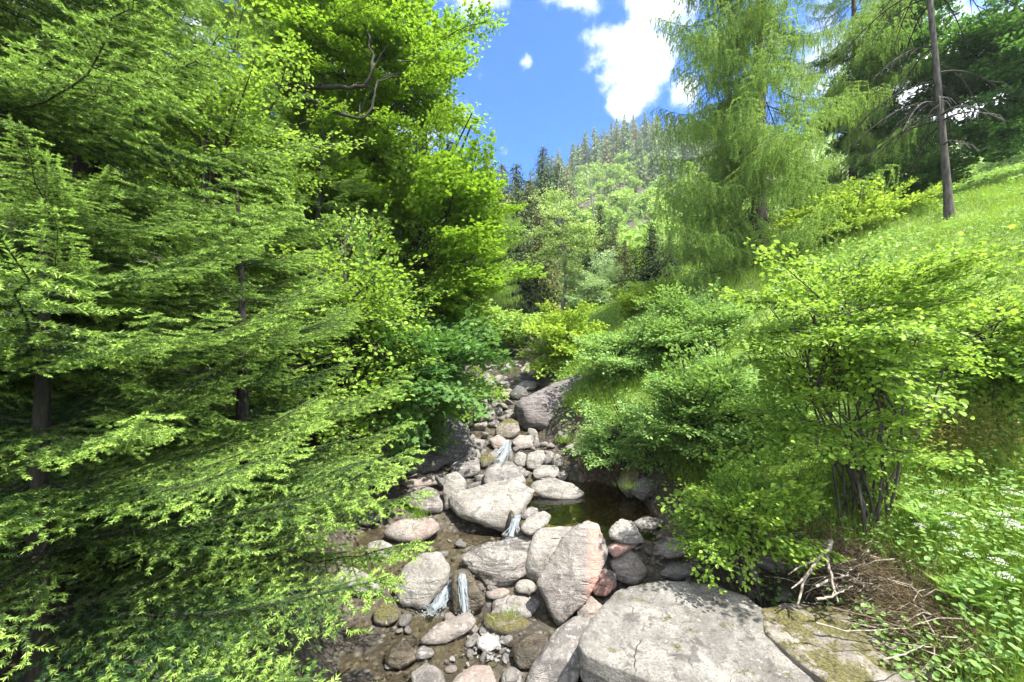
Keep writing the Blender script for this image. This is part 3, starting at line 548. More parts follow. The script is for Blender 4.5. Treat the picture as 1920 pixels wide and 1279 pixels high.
def rot_z(v, a):
    c, s = np.cos(a), np.sin(a); return np.stack([v[..., 0]*c - v[..., 1]*s, v[..., 0]*s + v[..., 1]*c, v[..., 2]], -1)
def bough_mesh(name, seed, L, leaf, lsize, mats, n_side=16, spacing=.05, side=.5, layers=.25, per=3, tilt=.4, droop=-.1, spread=.06):
    """leafy bough along +X"""
    r = np.random.default_rng(seed); A = Acc(); tv, tf = leaf
    t = np.linspace(0, 1, 9); wob = r.normal(size=2)*.12
    ax = np.stack([t*L, np.sin(t*3+seed)*wob[0]*L, droop*L*t**2 + .06*L*np.sin(t*4)*wob[1]*4], -1)
    tube(A, ax, np.linspace(.014*L, .003*L, 9), 4, 0); P = []; D = []
    def along(p0, dr, ln, lev):
        k = max(3, int(ln/.09)); s = np.linspace(0, 1, k)[:, None]
        c = p0 + dr*ln*s + np.array([0, 0, 1])*ln*.18*(s**2)*r.uniform(-1, .8) + rot_z(dr, 1.5)*ln*.12*np.sin(s*2.5)*r.uniform(-1, 1)
        tube(A, c, np.linspace(.006*max(ln, .2)+.002, .0018, k), 3, 0)
        if lev < 2:
            m = int(ln/.16)
            for q in range(m):
                u = (q+1)/(m+1); b = c[min(k-1, int(u*k))]; d2 = rot_z(dr, (1 if q % 2 else -1)*r.uniform(.6, 1.1)); d2 = d2 + np.array([0, 0, r.uniform(-.25, .35)]); along(b, d2/np.linalg.norm(d2), ln*(.55-.25*u), lev+1)
        m = max(2, int(ln/spacing)); u = np.linspace(.2, 1.02, m); pp = np.stack([np.interp(u, s[:, 0], c[:, j]) for j in range(3)], -1)
        P.append(np.repeat(pp, per, 0)); D.append(np.repeat(np.broadcast_to(dr, pp.shape), per, 0))
    for i in range(n_side):
        u = .12 + .88*i/(n_side-1); p0 = np.array([np.interp(u, t, ax[:, j]) for j in range(3)])
        a = (1 if i % 2 else -1)*r.uniform(.5, 1.15); dr = np.array([math.cos(a), math.sin(a), r.uniform(-layers, layers*1.3)]); dr /= np.linalg.norm(dr)
        along(p0, dr, side*L*(1-.55*u)*r.uniform(.7, 1.25), 1)
    P = np.concatenate(P); D = np.concatenate(D); n = len(P)
    sgn = np.where(np.arange(n) % 2 == 0, 1, -1); Fw = rot_z(D, sgn*r.uniform(.3, 1.3, n)); Fw[:, 2] += r.normal(-.15, .25, n)
    P = P + r.normal(size=(n, 3))*spread*np.array([1, 1, .6]); Nm = np.array([0, 0, 1.]) + r.normal(size=(n, 3))*tilt
    tone = np.clip(.45 + .25*r.normal(size=n) + .25*P[:, 0]/L*.8, 0, 1)
    scatter(A, tv, tf, P, Fw, Nm, lsize*r.uniform(.6, 1.15, n), 1, tone)
    return A.mesh(name, mats)

def spruce_branch(name, seed, L=2., mats=None, sp_t=.085, sp_s=.068, nl=.024, nw=.0075, per=.0026, twl=.68, hang=.12, dead=0.):
    r = np.random.default_rng(seed); A = Acc(); t = np.linspace(0, 1, 14)
    ax = np.stack([t*L, .05*L*np.sin(t*3.1+seed)+r.normal(size=14)*.006*L, L*(-.07*np.sin(t*2.9)+.04*t**3)+r.normal(size=14)*.005*L], -1); tube(A, ax, np.linspace(.0045*L, .0025, 14), 5, 0)
    segs = []   # (p0,p1,tone)
    for i in range(int(L*.94/sp_t)):
        u = .06+.94*i/(L*.94/sp_t); p0 = np.array([np.interp(u, t, ax[:, j]) for j in range(3)]); ln = twl*(1-.78*u**1.3)*r.uniform(.6, 1.15)*(min(1, u*5+.3))
        for s in (1, -1):
            a = s*r.uniform(.75, 1.0)*(1-.25*u); dr = np.array([math.cos(a), math.sin(a), r.uniform(-.25, .12)]); n = max(2, int(ln/.07)); q = np.linspace(0, 1, n+1)[:, None]
            c = p0+dr*ln*q + np.array([0, 0, -1])*hang*ln*q**2*1.5 + rot_z(dr, 1.57*s)*-.12*ln*q**2; tube(A, c, np.linspace(.0035, .0015, n+1), 3, 0)
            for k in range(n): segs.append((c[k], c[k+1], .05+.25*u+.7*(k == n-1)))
            m = int(ln/sp_s)
            for k in range(m):
                v_ = (k+.7)/m; b = np.array([np.interp(v_, q[:, 0], c[:, j]) for j in range(3)]); l2 = r.uniform(.10, .19)*(1-.5*v_)*(.7+1.1*ln)
                a2 = (1 if k % 2 else -1)*r.uniform(.6, .95); d2 = rot_z(dr, a2) + np.array([0, 0, r.uniform(-.28, .08)]); d2 /= np.linalg.norm(d2)
                e = b+d2*l2
                if u+v_ < .3 and r.random() < .5: continue
                segs.append((b, e, np.clip(-.15+.45*u+.5*v_+r.uniform(-.15, .55), 0, 1)))  # low tone darkens inner needles as painted shade, outer shoots stay fresh green
    for k in range(13): segs.append((ax[k], ax[k+1], .2+.8*(k > 11)))
    P = []; Fw = []; T = []
    for b, e, tn in segs:
        ln = np.linalg.norm(e-b)
        if ln < 1e-4: continue
        n = max(4, int(ln/per)); u = r.random(n)[:, None]; d = (e-b)/ln; an = r.uniform(0, 6.28, n)
        a = np.cross(d, [0, 0, 1.]); a /= max(np.linalg.norm(a), 1e-6); b2 = np.cross(a, d); rad = np.cos(an)[:, None]*a*1.15 + np.sin(an)[:, None]*b2*.75
        P.append(b+(e-b)*u); Fw.append(d[None]*.85+rad); T.append(np.full(n, tn)*r.uniform(.75, 1.1, n))
    P = np.concatenate(P); Fw = np.concatenate(Fw); T = np.clip(np.concatenate(T), 0, 1); n = len(P)
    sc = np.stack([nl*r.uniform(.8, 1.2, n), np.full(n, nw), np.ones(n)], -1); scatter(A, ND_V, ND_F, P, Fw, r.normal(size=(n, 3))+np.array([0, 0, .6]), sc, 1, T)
    return A.mesh(name, mats)

def larch_branch(name, seed, L=3., mats=None):
    r = np.random.default_rng(seed); A = Acc(); t = np.linspace(0, 1, 12)
    ax = np.stack([t*L, .04*L*np.sin(t*4+seed), L*(-.20*np.sin(t*2.6)+.20*t**3)], -1); tube(A, ax, np.linspace(.007*L, .003, 12), 5, 0)
    P = []; T = []; D = []
    def strand(p0, dr, ln, hang):
        k = 7; q = np.linspace(0, 1, k)[:, None]; c = p0+dr*ln*q*(1-.35*q*hang) + np.array([0, 0, -1])*hang*ln*q**1.6; tube(A, c, np.linspace(.004, .0015, k), 3, 0)
        n = int(ln/.0085); u = r.random(n); pp = np.stack([np.interp(u, q[:, 0], c[:, j]) for j in range(3)], -1); P.append(pp); T.append(.3+.5*u+r.normal(size=n)*.15); D.append(np.broadcast_to(dr, pp.shape)); return c
    for i in range(42):
        u = .12+.88*i/41; p0 = np.array([np.interp(u, t, ax[:, j]) for j in range(3)]); a = (1 if i % 2 else -1)*r.uniform(.5, 1.2)
        dr = np.array([math.cos(a), math.sin(a), r.uniform(-.1, .25)]); ln = L*.34*(1-.65*u)*r.uniform(.6, 1.2)+.15; c = strand(p0, dr, ln, .35)
        for k in range(int(ln/.13)):
            b = c[1+int(r.random()*5.9)]; a2 = r.uniform(0, 6.28); strand(b, np.array([math.cos(a2)*.5+.3, math.sin(a2)*.5, -.2]), r.uniform(.15, .55), .95)
    for k in range(22):
        u = r.uniform(.1, 1); p0 = np.array([np.interp(u, t, ax[:, j]) for j in range(3)]); a2 = r.uniform(0, 6.28); strand(p0, np.array([math.cos(a2)*.3+.3, math.sin(a2)*.3, -.3]), r.uniform(.2, .6), .9)
    P = np.concatenate(P); T = np.clip(np.concatenate(T), 0, 1); n = len(P); Fw = r.normal(size=(n, 3))
    sc = np.stack([.046*r.uniform(.7, 1.3, n), np.full(n, .016), np.ones(n)], -1); scatter(A, ND_V, ND_F, P, Fw, r.normal(size=(n, 3)), sc, 1, T)
    return A.mesh(name, mats)

def variants(fn, n, *a, **k): return [fn(*a[:1], k.pop('seed0', 0)+q, *a[1:], **k) if False else fn(a[0], a[1]+q, *a[2:], **k) for q in range(n)]
BM = {}
BM['maple'] = variants(bough_mesh, 4, 'maple_branch', 10, 1.7, (MP_V, MP_F), .075, [M_barkdark, M_maple], n_side=18, spacing=.07, side=.55, per=2, tilt=.38, spread=.06)
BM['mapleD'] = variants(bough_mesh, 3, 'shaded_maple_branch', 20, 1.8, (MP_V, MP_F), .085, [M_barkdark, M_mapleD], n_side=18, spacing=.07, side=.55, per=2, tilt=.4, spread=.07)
BM['hazel'] = variants(bough_mesh, 4, 'hazel_branch', 30, 1.1, (OV_V, OV_F), .085, [M_bark, M_hazel], n_side=14, spacing=.06, side=.5, per=2, tilt=.5, spread=.045)
BM['hazelbig'] = variants(bough_mesh, 3, 'broadleaf_branch', 34, 1.4, (OV_V, OV_F), .085, [M_bark, M_hazel], n_side=13, spacing=.085, side=.5, per=2, tilt=.5, spread=.06)
BM['alder'] = variants(bough_mesh, 3, 'alder_branch', 40, 1.3, (OV_V, OV_F), .085, [M_barkdark, M_alder], n_side=15, spacing=.055, side=.5, per=2, tilt=.5, spread=.05)
BM['lime'] = variants(bough_mesh, 3, 'young_branch', 50, 1.5, (QD_V, QD_F), .12, [M_barkdark, M_lime], n_side=15, spacing=.06, side=.5, per=2, tilt=.6, spread=.06)
BM['willow'] = variants(bough_mesh, 3, 'willow_branch', 60, 1.6, (QD_V*np.array([1,.6,1]), QD_F), .14, [M_bark, M_willow], n_side=15, spacing=.06, side=.5, per=2, tilt=.7, spread=.07)
BM['birch'] = variants(bough_mesh, 3, 'birch_branch', 70, 2.0, (QD_V, QD_F), .14, [M_bark, M_birchl], n_side=13, spacing=.10, side=.5, per=2, tilt=.7, spread=.09, droop=-.25)
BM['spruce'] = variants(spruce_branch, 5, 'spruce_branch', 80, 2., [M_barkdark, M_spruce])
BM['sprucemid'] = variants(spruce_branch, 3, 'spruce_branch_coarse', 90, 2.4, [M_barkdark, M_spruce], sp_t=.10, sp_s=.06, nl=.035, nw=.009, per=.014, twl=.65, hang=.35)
BM['larch'] = variants(larch_branch, 4, 'larch_branch', 95, 3., [M_barkdark, M_larch])

def child_branch(root, mesh, loc, fwd, up, s, name='branch'):
    f = Vector(fwd).normalized(); u = Vector(up); sd = u.cross(f)
    if sd.length < 1e-3: sd = Vector((0, 1, 0))
    sd.normalize(); u = f.cross(sd); Mx = Matrix((f, sd, u)).transposed()
    return obj(name, mesh, parent=root, loc=loc, rot=Mx.to_euler(), sc=s)
def root_(name, label, cat, p, group=None): return obj(name, None, loc=p, label=label, cat=cat, group=group)

def trunk_mesh(name, H, r0, mat, lean=(0, 0), seed=0, r1=None, wob=.02):
    A = Acc(); r = np.random.default_rng(seed); n = 22; t = np.linspace(0, 1, n)
    pts = np.stack([lean[0]*t + wob*H*.4*np.sin(t*5+seed)*t, lean[1]*t + wob*H*.4*np.cos(t*4+seed)*t, t*H-.3*(t == 0)], -1)
    rad = r0*(1-t)+ (r1 if r1 is not None else .012)*t; rad[0] *= 1.5; rad[1] *= 1.12
    tube(A, pts, rad*(1+.05*r.normal(size=n)), 10, 0); return A, pts
def visible(p, m=1.25):
    return p.y > .5 and abs(p.x)/p.y < 1.242*m+.25 and -0.83*m-.3 < (p.z-EYE)/p.y < .83*m+.25
def conifer(name, label, x, y, H, r0, kind, mesh_key, Lb, h0=.05, n=90, pitch=(.1, -.25), dens=.9, group=None, lean=(0, 0), seed=1, bark=None, ztop=None, blen=2., az=None, prof=.75, clear=0, whorl=0):
    g = float(gz(x, y)); root = root_(name, label, kind, (x, y, g), group); r = random.Random(seed)
    A, pts = trunk_mesh('trunk', H, r0, None, lean, seed); obj('trunk', A.mesh('trunk', [bark or M_barkdark], True), root)
    cnt = 0; tries = 0
    while cnt < n and tries < n*6:
        tries += 1
        h = h0 + (1-h0)*(r.random()**dens) if ztop is None else h0+(min(1, ztop/H)-h0)*(((cnt+r.random())/n))
        if whorl: h = (round(h*H/whorl)*whorl + r.uniform(-.04, .04))/H
        if h > .985 or h < h0*.8: continue
        a = r.uniform(0, 6.28) if az is None else r.uniform(*az); L = Lb*((1-h)/(1-h0))**prof*r.uniform(.75, 1.1)+.12
        pt = np.array([np.interp(h, np.linspace(0, 1, 22), pts[:, j]) for j in range(3)]); pz = pitch[0]+(pitch[1]-pitch[0])*(1-h)+r.uniform(-.1, .1)
        if clear and abs((a+math.pi/2+math.atan2(-x, y)+math.pi) % (2*math.pi)-math.pi) < clear and h < .34: continue
        f = Vector((math.cos(a), math.sin(a), math.tan(pz))); tip = Vector((x, y, g))+Vector(pt)+f.normalized()*L
        if not visible(tip) and not visible(Vector((x, y, g))+Vector(pt)): continue
        if tip.y < 1.7 and abs(tip.x) < 1.6: continue
        child_branch(root, r.choice(BM[mesh_key]), pt, f, (0, 0, 1), L/blen); cnt += 1
    return root
def broadleaf(name, label, cat, base, blobs, mesh_key, blen, H, r0, bark, group=None, seed=1, stems=1, up=.35, s0=.8, s1=1.15, nlimb=14, lean=None, limb_r=.03):
    """blobs: (px,py,d,rpx,rpy,rd,n) crown masses"""
    x, y = base; g = float(gz(x, y)); root = root_(name, label, cat, (x, y, g), group); r = random.Random(seed); B = Vector((x, y, g))
    A = Acc(); tops = []; SA = []
    c0 = at(*blobs[0][:3]) - B
    lean = lean or (c0.x*.8, c0.y*.8)
    for s in range(stems):
        lx, ly = (lean if stems == 1 else (lean[0]+r.uniform(-.5, .5)*H*(.8 if stems > 16 else .5), lean[1]+r.uniform(-.35, .35)*H*.6)); a0 = r.uniform(0, 6.28); o = .0 if stems == 1 else .16
        t = np.linspace(0, 1, 14); P = np.stack([math.cos(a0)*o + lx*t**1.2 + .03*H*np.sin(t*6+s), math.sin(a0)*o + ly*t**1.2, t*H*(1 if stems == 1 else r.uniform(.7, 1.05))-.25*(t == 0)], -1)
        SA.append(A if stems == 1 else Acc()); tube(SA[-1], P, r0*(1-.85*t)*(1 if stems == 1 else r.uniform(.6, 1.1)), 8, 0); tops.append(P)
    lim = 0; plc = []
    for b in blobs:
        c = at(*b[:3]) - B; rx, ry, rz = b[3]/F*b[2], b[5], b[4]/F*b[2]
        for k in range(b[6]):
            dr = Vector((r.gauss(0, 1), r.gauss(0, 1), r.gauss(0, 1))).normalized(); q = r.uniform(.35, .9)
            p = c + Vector((dr.x*rx, dr.y*ry, dr.z*rz))*q; w = dr.copy(); w.z = w.z*.5+r.uniform(0, up)
            L = blen*r.uniform(s0, s1); p = p - w.normalized()*L*.45
            if p.z + g < float(gz(p.x+x, p.y+y)) + .1: p.z = float(gz(p.x+x, p.y+y)) + .15 - g + r.uniform(0, .3)
            plc.append((p, w, L))
    for k, (p, w, L) in enumerate(plc):
        child_branch(root, r.choice(BM[mesh_key]), p, w, (r.uniform(-.3, .3), r.uniform(-.3, .3), 1), L/blen*BS.get(mesh_key, 1))
        if k < nlimb or k % 3 == 0:
            T = tops[k % len(tops)]; zz = T[:, 2]; j = int(np.clip(np.searchsorted(zz, p.z*.6), 1, 12)); a = T[j]; e = np.array(p); mid = (a+e)/2+np.array([0, 0, .08*np.linalg.norm(e-a)])
            s = np.linspace(0, 1, 8)[:, None]; cc = a*(1-s)**2+2*mid*s*(1-s)+e*s**2; tube(SA[k % len(tops)], cc, np.linspace(limb_r, .008, 8), 5, 0)
    for q in (SA if stems > 1 else SA[:1]): obj('trunk' if stems == 1 else 'stem', q.mesh('trunk' if stems == 1 else 'stem', [bark], True), root)
    return root
BS = {}

# ------------------------------------------------------------------ left side trees
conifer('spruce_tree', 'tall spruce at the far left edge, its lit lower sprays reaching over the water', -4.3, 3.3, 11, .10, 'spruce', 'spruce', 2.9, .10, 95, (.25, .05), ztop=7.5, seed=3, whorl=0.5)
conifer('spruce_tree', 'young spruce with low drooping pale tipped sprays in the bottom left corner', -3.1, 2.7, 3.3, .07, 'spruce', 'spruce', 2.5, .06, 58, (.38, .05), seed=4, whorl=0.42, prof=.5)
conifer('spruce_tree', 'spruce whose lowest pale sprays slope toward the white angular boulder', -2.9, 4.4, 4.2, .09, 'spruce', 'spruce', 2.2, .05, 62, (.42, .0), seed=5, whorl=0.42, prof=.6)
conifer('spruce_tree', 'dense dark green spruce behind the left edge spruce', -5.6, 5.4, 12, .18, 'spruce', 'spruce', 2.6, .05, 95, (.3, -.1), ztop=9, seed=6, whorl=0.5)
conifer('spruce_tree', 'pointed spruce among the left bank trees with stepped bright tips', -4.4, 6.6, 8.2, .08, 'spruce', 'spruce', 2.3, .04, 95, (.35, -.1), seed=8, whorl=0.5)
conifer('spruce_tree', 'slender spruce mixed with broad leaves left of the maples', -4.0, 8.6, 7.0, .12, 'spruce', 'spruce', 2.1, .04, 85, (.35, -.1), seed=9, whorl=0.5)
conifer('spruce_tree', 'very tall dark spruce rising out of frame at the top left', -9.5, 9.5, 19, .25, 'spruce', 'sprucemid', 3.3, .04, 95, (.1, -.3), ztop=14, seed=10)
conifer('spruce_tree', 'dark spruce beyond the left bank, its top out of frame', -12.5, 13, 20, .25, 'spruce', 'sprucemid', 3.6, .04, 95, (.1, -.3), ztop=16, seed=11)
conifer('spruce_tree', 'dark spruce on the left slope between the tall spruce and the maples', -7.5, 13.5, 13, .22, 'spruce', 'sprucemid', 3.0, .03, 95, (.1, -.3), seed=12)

big_maple = broadleaf('maple_tree', 'large maple with a dark crooked limb, its crown edging the blue sky', 'maple', (-4.6, 11.6), [(700,120,10.5,215,190,2.2,62),(560,60,9.5,170,150,2.0,22)], 'maple', 1.7, 9, .22, M_barkdark, seed=21, nlimb=24, limb_r=.06)
for li, (pts_, r0_) in enumerate([([(380,120,9.2),(450,148,8.6),(540,160,8.2),(630,168,8.0),(692,162,7.9),(700,120,7.9),(690,60,8.0)], .085), ([(520,158,8.25),(580,185,8.0),(640,215,7.9),(682,228,7.8),(700,195,7.8),(706,150,7.9),(745,142,8.0)], .055), ([(455,250,8.3),(540,258,8.1),(590,280,8.0),(628,282,8.0)], .035), ([(600,282,8.0),(605,250,8.0),(602,205,8.0)], .02)]):
    A = Acc(); C_ = np.array([list(at(*q)-big_maple.location) for q in pts_]); k_ = np.linspace(0, 1, len(C_)); q_ = np.linspace(0, 1, 26); c_ = np.stack([np.interp(q_, k_, C_[:, j]) for j in range(3)], -1)
    c_[1:-1] = (c_[:-2]+c_[1:-1]+c_[2:])/3; c_ += np.random.default_rng(li).normal(size=c_.shape)*.018; tube(A, c_, np.linspace(r0_*.75, r0_*.2, 26)*(1+.15*np.sin(q_*40)), 8, 0)
    rr_l = random.Random(li+50)
    for w_ in range(9):
        b_ = c_[rr_l.randrange(4, 25)]; e_ = b_+np.array([rr_l.uniform(-.5, .5), rr_l.uniform(-.3, .3), rr_l.uniform(-.2, .6)]); tube(A, [b_, (b_+e_)/2+np.array([0, 0, .06]), e_], [r0_*.22, r0_*.15, .004], 4, 0)
    obj('limb', A.mesh('limb', [M_barkdark], True), big_maple)
rr_l = random.Random(99)
for k in range(15):
    p_ = at(rr_l.uniform(430, 800), rr_l.choice([rr_l.uniform(30, 120), rr_l.uniform(215, 300), rr_l.uniform(100, 250)]), rr_l.uniform(7.6, 8.8)) - big_maple.location
    child_branch(big_maple, rr_l.choice(BM['maple']), p_, (rr_l.uniform(-.2, 1), rr_l.uniform(-.6, .6), rr_l.uniform(-.1, .4)), (0, 0, 1), rr_l.uniform(.5, .75))
broadleaf('maple_tree', 'bushy bright green maple over the stone run below the sky gap', 'maple', (-3.6, 12.2), [(805,480,11,150,200,1.9,66),(790,690,10.8,95,95,1.4,28)], 'maple', 1.7, 6, .14, M_barkdark, seed=22, stems=4, nlimb=26)
broadleaf('maple_tree', 'inner maple filling the gap between the spruces and the bright maple', 'maple', (-5.6, 12.6), [(590,400,11,170,250,2.0,90)], 'maple', 1.7, 8, .18, M_barkdark, seed=23, nlimb=16)
broadleaf('hazel_bush', 'round leaved bush on the left bank in front of the maples', 'bush', (-2.95, 7.4), [(650,600,7.4,95,170,1.2,60),(650,760,7.2,70,60,.8,20)], 'hazelbig', 1.4, 2.6, .05, M_bark, seed=24, stems=6)
broadleaf('hazel_tree', 'broad leaved young tree tangled in the upper left spruce tips', 'tree', (-4.3, 6.2), [(400,270,5.6,210,170,1.2,55),(200,130,5.0,160,120,1.0,16)], 'hazelbig', 1.4, 5, .09, M_bark, seed=25, stems=3, s0=.6, s1=.9)
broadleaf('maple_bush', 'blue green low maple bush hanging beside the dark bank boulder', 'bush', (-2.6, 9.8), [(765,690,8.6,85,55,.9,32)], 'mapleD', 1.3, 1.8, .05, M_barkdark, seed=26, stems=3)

# ------------------------------------------------------------------ right side trees
conifer('larch_tree', 'big drooping larch with a grey trunk in the right half of the view', 9.6, 16, 30, .27, 'larch', 'larch', 3.9, .03, 99, (.2, -.35), ztop=15.5, seed=31, bark=M_bark, blen=3., prof=.36, clear=.5)
conifer('larch_tree', 'slimmer larch standing behind and to the right of the big larch', 15.3, 18.5, 17, .18, 'larch', 'larch', 3.2, .06, 80, (.1, -.4), ztop=12, seed=32, bark=M_bark, blen=3., prof=.5)
g1 = conifer('bare_spruce', 'thin dark tree with a bare leaning trunk and dead lower twigs at right', 12.75, 12, 17, .092, 'conifer', 'larch', 1.4, .72, 14, (.1, -.2), seed=33, bark=M_bark, blen=3., lean=(-1.7, 0))
A = Acc(); r_ = random.Random(9)
for k in range(60):
    h = r_.uniform(2.0, 11.5); a = r_.uniform(0, 6.28); L = r_.uniform(1.0, 2.6); s = np.linspace(0, 1, 9)[:, None]
    c = np.array([-1.7*h/17, 0, h]) + np.array([math.cos(a), math.sin(a), .25])*L*s + np.array([0, 0, -.75])*L*s**2; tube(A, c, np.linspace(.032, .008, 9), 4, 0)
    for q in range(6):
        b = c[2+q]; a2 = a+r_.uniform(-1, 1); tube(A, [b, b+np.array([math.cos(a2)*.3, math.sin(a2)*.3, -.2]), b+np.array([math.cos(a2)*.45, math.sin(a2)*.45, -.45])], [.012, .009, .005], 3, 0)
obj('dead_branches', A.mesh('dead_branches', [M_barkdark]), g1)
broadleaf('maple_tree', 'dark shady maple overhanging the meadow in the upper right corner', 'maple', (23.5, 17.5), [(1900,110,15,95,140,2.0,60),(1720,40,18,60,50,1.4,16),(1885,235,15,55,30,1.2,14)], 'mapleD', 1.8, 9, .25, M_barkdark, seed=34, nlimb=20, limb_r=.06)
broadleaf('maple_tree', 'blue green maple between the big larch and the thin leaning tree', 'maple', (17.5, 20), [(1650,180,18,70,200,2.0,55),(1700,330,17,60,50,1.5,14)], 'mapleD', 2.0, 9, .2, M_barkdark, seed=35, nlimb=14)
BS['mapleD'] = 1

broadleaf('hazel_bush', 'large many stemmed hazel rising from the right bank above the driftwood', 'bush', (4.35, 5.1), [(1590,600,4.8,205,135,.95,60),(1590,780,5.0,235,110,.8,30)], 'hazel', 1.1, 3.1, .019, M_bark, seed=41, limb_r=.016, stems=22, s0=.5, s1=.8, lean=(-.3, -.1))
broadleaf('hazel_bush', 'leafy bush on the right edge of the view beside the large hazel', 'bush', (7.2, 6.2), [(1850,640,5.8,110,110,1.0,45)], 'hazel', 1.1, 1.3, .03, M_bark, seed=42, stems=6, s0=.6, s1=.9)
broadleaf('alder_bush', 'low spreading bright bush hanging over the gravel bar in front', 'bush', (2.95, 5.0), [(1385,975,4.9,105,70,.5,40)], 'hazel', 1.1, .8, .025, M_bark, seed=43, stems=6, s0=.45, s1=.75)
broadleaf('alder_bush', 'dense alder bush over the right end of the pool', 'bush', (3.7, 7.6), [(1310,790,7.2,95,100,.8,52),(1410,760,7.4,110,120,.9,30)], 'alder', 1.3, 2.2, .035, M_barkdark, seed=44, stems=7, s0=.6, s1=.9)
broadleaf('alder_bush', 'small alder bush trailing roots over the dark pool edge', 'bush', (2.4, 8.6), [(1150,815,8.3,62,50,.5,32)], 'alder', 1.3, 1.0, .03, M_barkdark, seed=45, stems=5, s0=.45, s1=.7)
broadleaf('alder_bush', 'feathery alder bush directly right of the huge purplish boulder', 'bush', (3.2, 11.5), [(1175,700,11,70,65,1.0,40)], 'alder', 1.3, 1.2, .03, M_barkdark, seed=46, stems=6, s0=.7, s1=1.1)
broadleaf('alder_bush', 'rounded alder bush on the bank under the big larch', 'bush', (6, 11.5), [(1290,690,11,110,60,1.2,60)], 'alder', 1.3, 1.1, .03, M_barkdark, seed=47, stems=6, s0=.7, s1=1.1)
broadleaf('young_beech', 'yellow green rounded small tree at the head of the stone run', 'tree', (2.5, 16.5), [(1065,645,15.5,62,62,1.3,55)], 'lime', 1.5, 1.9, .05, M_barkdark, seed=48, stems=4, s0=.7, s1=1.0)
broadleaf('willow_bush', 'silvery green willow behind the yellow green rounded tree', 'bush', (6.2, 27), [(1128,550,26,58,75,2.2,60)], 'willow', 1.6, 2.6, .06, M_bark, seed=49, stems=4)
broadleaf('young_beech', 'light green shrub at the left foot of the sunny meadow strip', 'bush', (5.9, 18.5), [(1205,640,17,60,45,1.3,36)], 'lime', 1.5, .8, .04, M_barkdark, seed=50, stems=4, s0=.6, s1=.9)
broadleaf('young_beech', 'light green shrub below the dark pointed spruce', 'bush', (11, 30), [(1250,575,28,55,35,2.0,36)], 'lime', 2.2, 1.6, .05, M_barkdark, seed=51, stems=4)
broadleaf('young_beech', 'fresh green shrub on the meadow beneath the thin leaning tree', 'bush', (16, 17), [(1600,500,15,120,40,1.4,44)], 'lime', 1.5, .8, .04, M_barkdark, seed=52, stems=5)
broadleaf('birch_tree', 'slim birch with a pale trunk in front of the spruces', 'birch', (3.2, 27), [(1055,430,26,42,95,2.0,26)], 'birch', 2.0, 9.5, .13, M_birch, seed=53, nlimb=18)
broadleaf('birch_tree', 'hazy light green birch right of the pale trunked birch', 'birch', (7, 33), [(1110,520,32,45,80,2.2,50)], 'birch', 2.6, 9, .13, M_birch, seed=54, nlimb=12)

# ------------------------------------------------------------------ middle and far conifers
def conifer_mesh(name, seed, H, Rr, nb, mats, q=.5, frag=16, droop=.35, split=False):
    r = np.random.default_rng(seed); A = Acc(); t = np.linspace(0, 1, 6)
    tube(A, np.stack([0*t, 0*t, t*H*.98], -1), H*.016*(1-.9*t)+.01, 5, 0); TR = None
    if split: TR = A.mesh('trunk', mats, True); A = Acc()
    P = []; Fw = []; Nm = []; T = []; sc = []
    for i in range(nb):
        h = .06+.93*(i/nb)**.9; a = r.uniform(0, 6.28); L = Rr*((1-h)**.8)*r.uniform(.55, 1.15)+.03*Rr; d = np.array([math.cos(a), math.sin(a), 0])
        n = max(3, int(frag*L/Rr)); u = (np.arange(n)+r.random(n))/n
        p = np.array([0, 0, h*H])+d*(u*L)[:, None]+np.array([0, 0, 1.])*((-droop*L*u+.12*L*u**3))[:, None]; p += r.normal(size=(n, 3))*np.array([1, 1, .5])*.10*L
        P.append(p); f = d*.5+np.array([0, 0, -.8])+r.normal(size=(n, 3))*.35; Fw.append(f); Nm.append(d+np.array([0, 0, .9])+r.normal(size=(n, 3))*.4); T.append(np.clip(.35+.3*u+r.normal(size=n)*.2, 0, 1)); sc.append(q*r.uniform(.6, 1.2, n)*(.45+.55*L/Rr))
    P, Fw, Nm, T, sc = map(np.concatenate, (P, Fw, Nm, T, sc)); scatter(A, QD_V*np.array([1, .55, 1]), QD_F, P, Fw, Nm, sc, 1, T)
    return (A.mesh('crown', mats), TR) if split else A.mesh(name, mats)
def crown_mesh(name, seed, H, Rr, n, mats, q=.6, split=False):
    r = np.random.default_rng(seed); A = Acc(); t = np.linspace(0, 1, 5); tube(A, np.stack([0*t, 0*t, t*H*.7], -1), H*.02*(1-.8*t)+.01, 5, 0)
    if split: TR = A.mesh('trunk', mats, True); A = Acc()
    K_ = 11; C = r.normal(size=(K_, 3)); C = norm(C)*r.uniform(.2, .75, (K_, 1)); C = C*np.array([Rr, Rr, H*.38])+np.array([0, 0, H*.58]); rad = Rr*r.uniform(.28, .5, K_)
    k = r.integers(0, K_, n); d = norm(r.normal(size=(n, 3))); P = C[k]+d*rad[k][:, None]*r.uniform(.55, 1.05, (n, 1)); Nm = d+np.array([0, 0, .6])+r.normal(size=(n, 3))*.45
    scatter(A, QD_V, QD_F, P, r.normal(size=(n, 3)), Nm, q*r.uniform(.5, 1.2, n), 1, np.clip(.5+r.normal(size=n)*.22, 0, 1)); return (A.mesh('crown', mats), TR) if split else A.mesh(name, mats)
def split_tree(kind, me_, root): pass
M_midcon = leafmat('spruce_dark_needle', (.018,.040,.020), (.09,.13,.045), (.08,.14,.03), .12, .7, .1); M_midolive = leafmat('spruce_olive_needle', (.040,.060,.020), (.18,.20,.065), (.18,.22,.06), .15, .7, .1)
MC = [conifer_mesh('spruce', 300+q, 16, 3.6, 760, [M_barkdark, M_midcon], .46, 30, split=True) for q in range(4)]
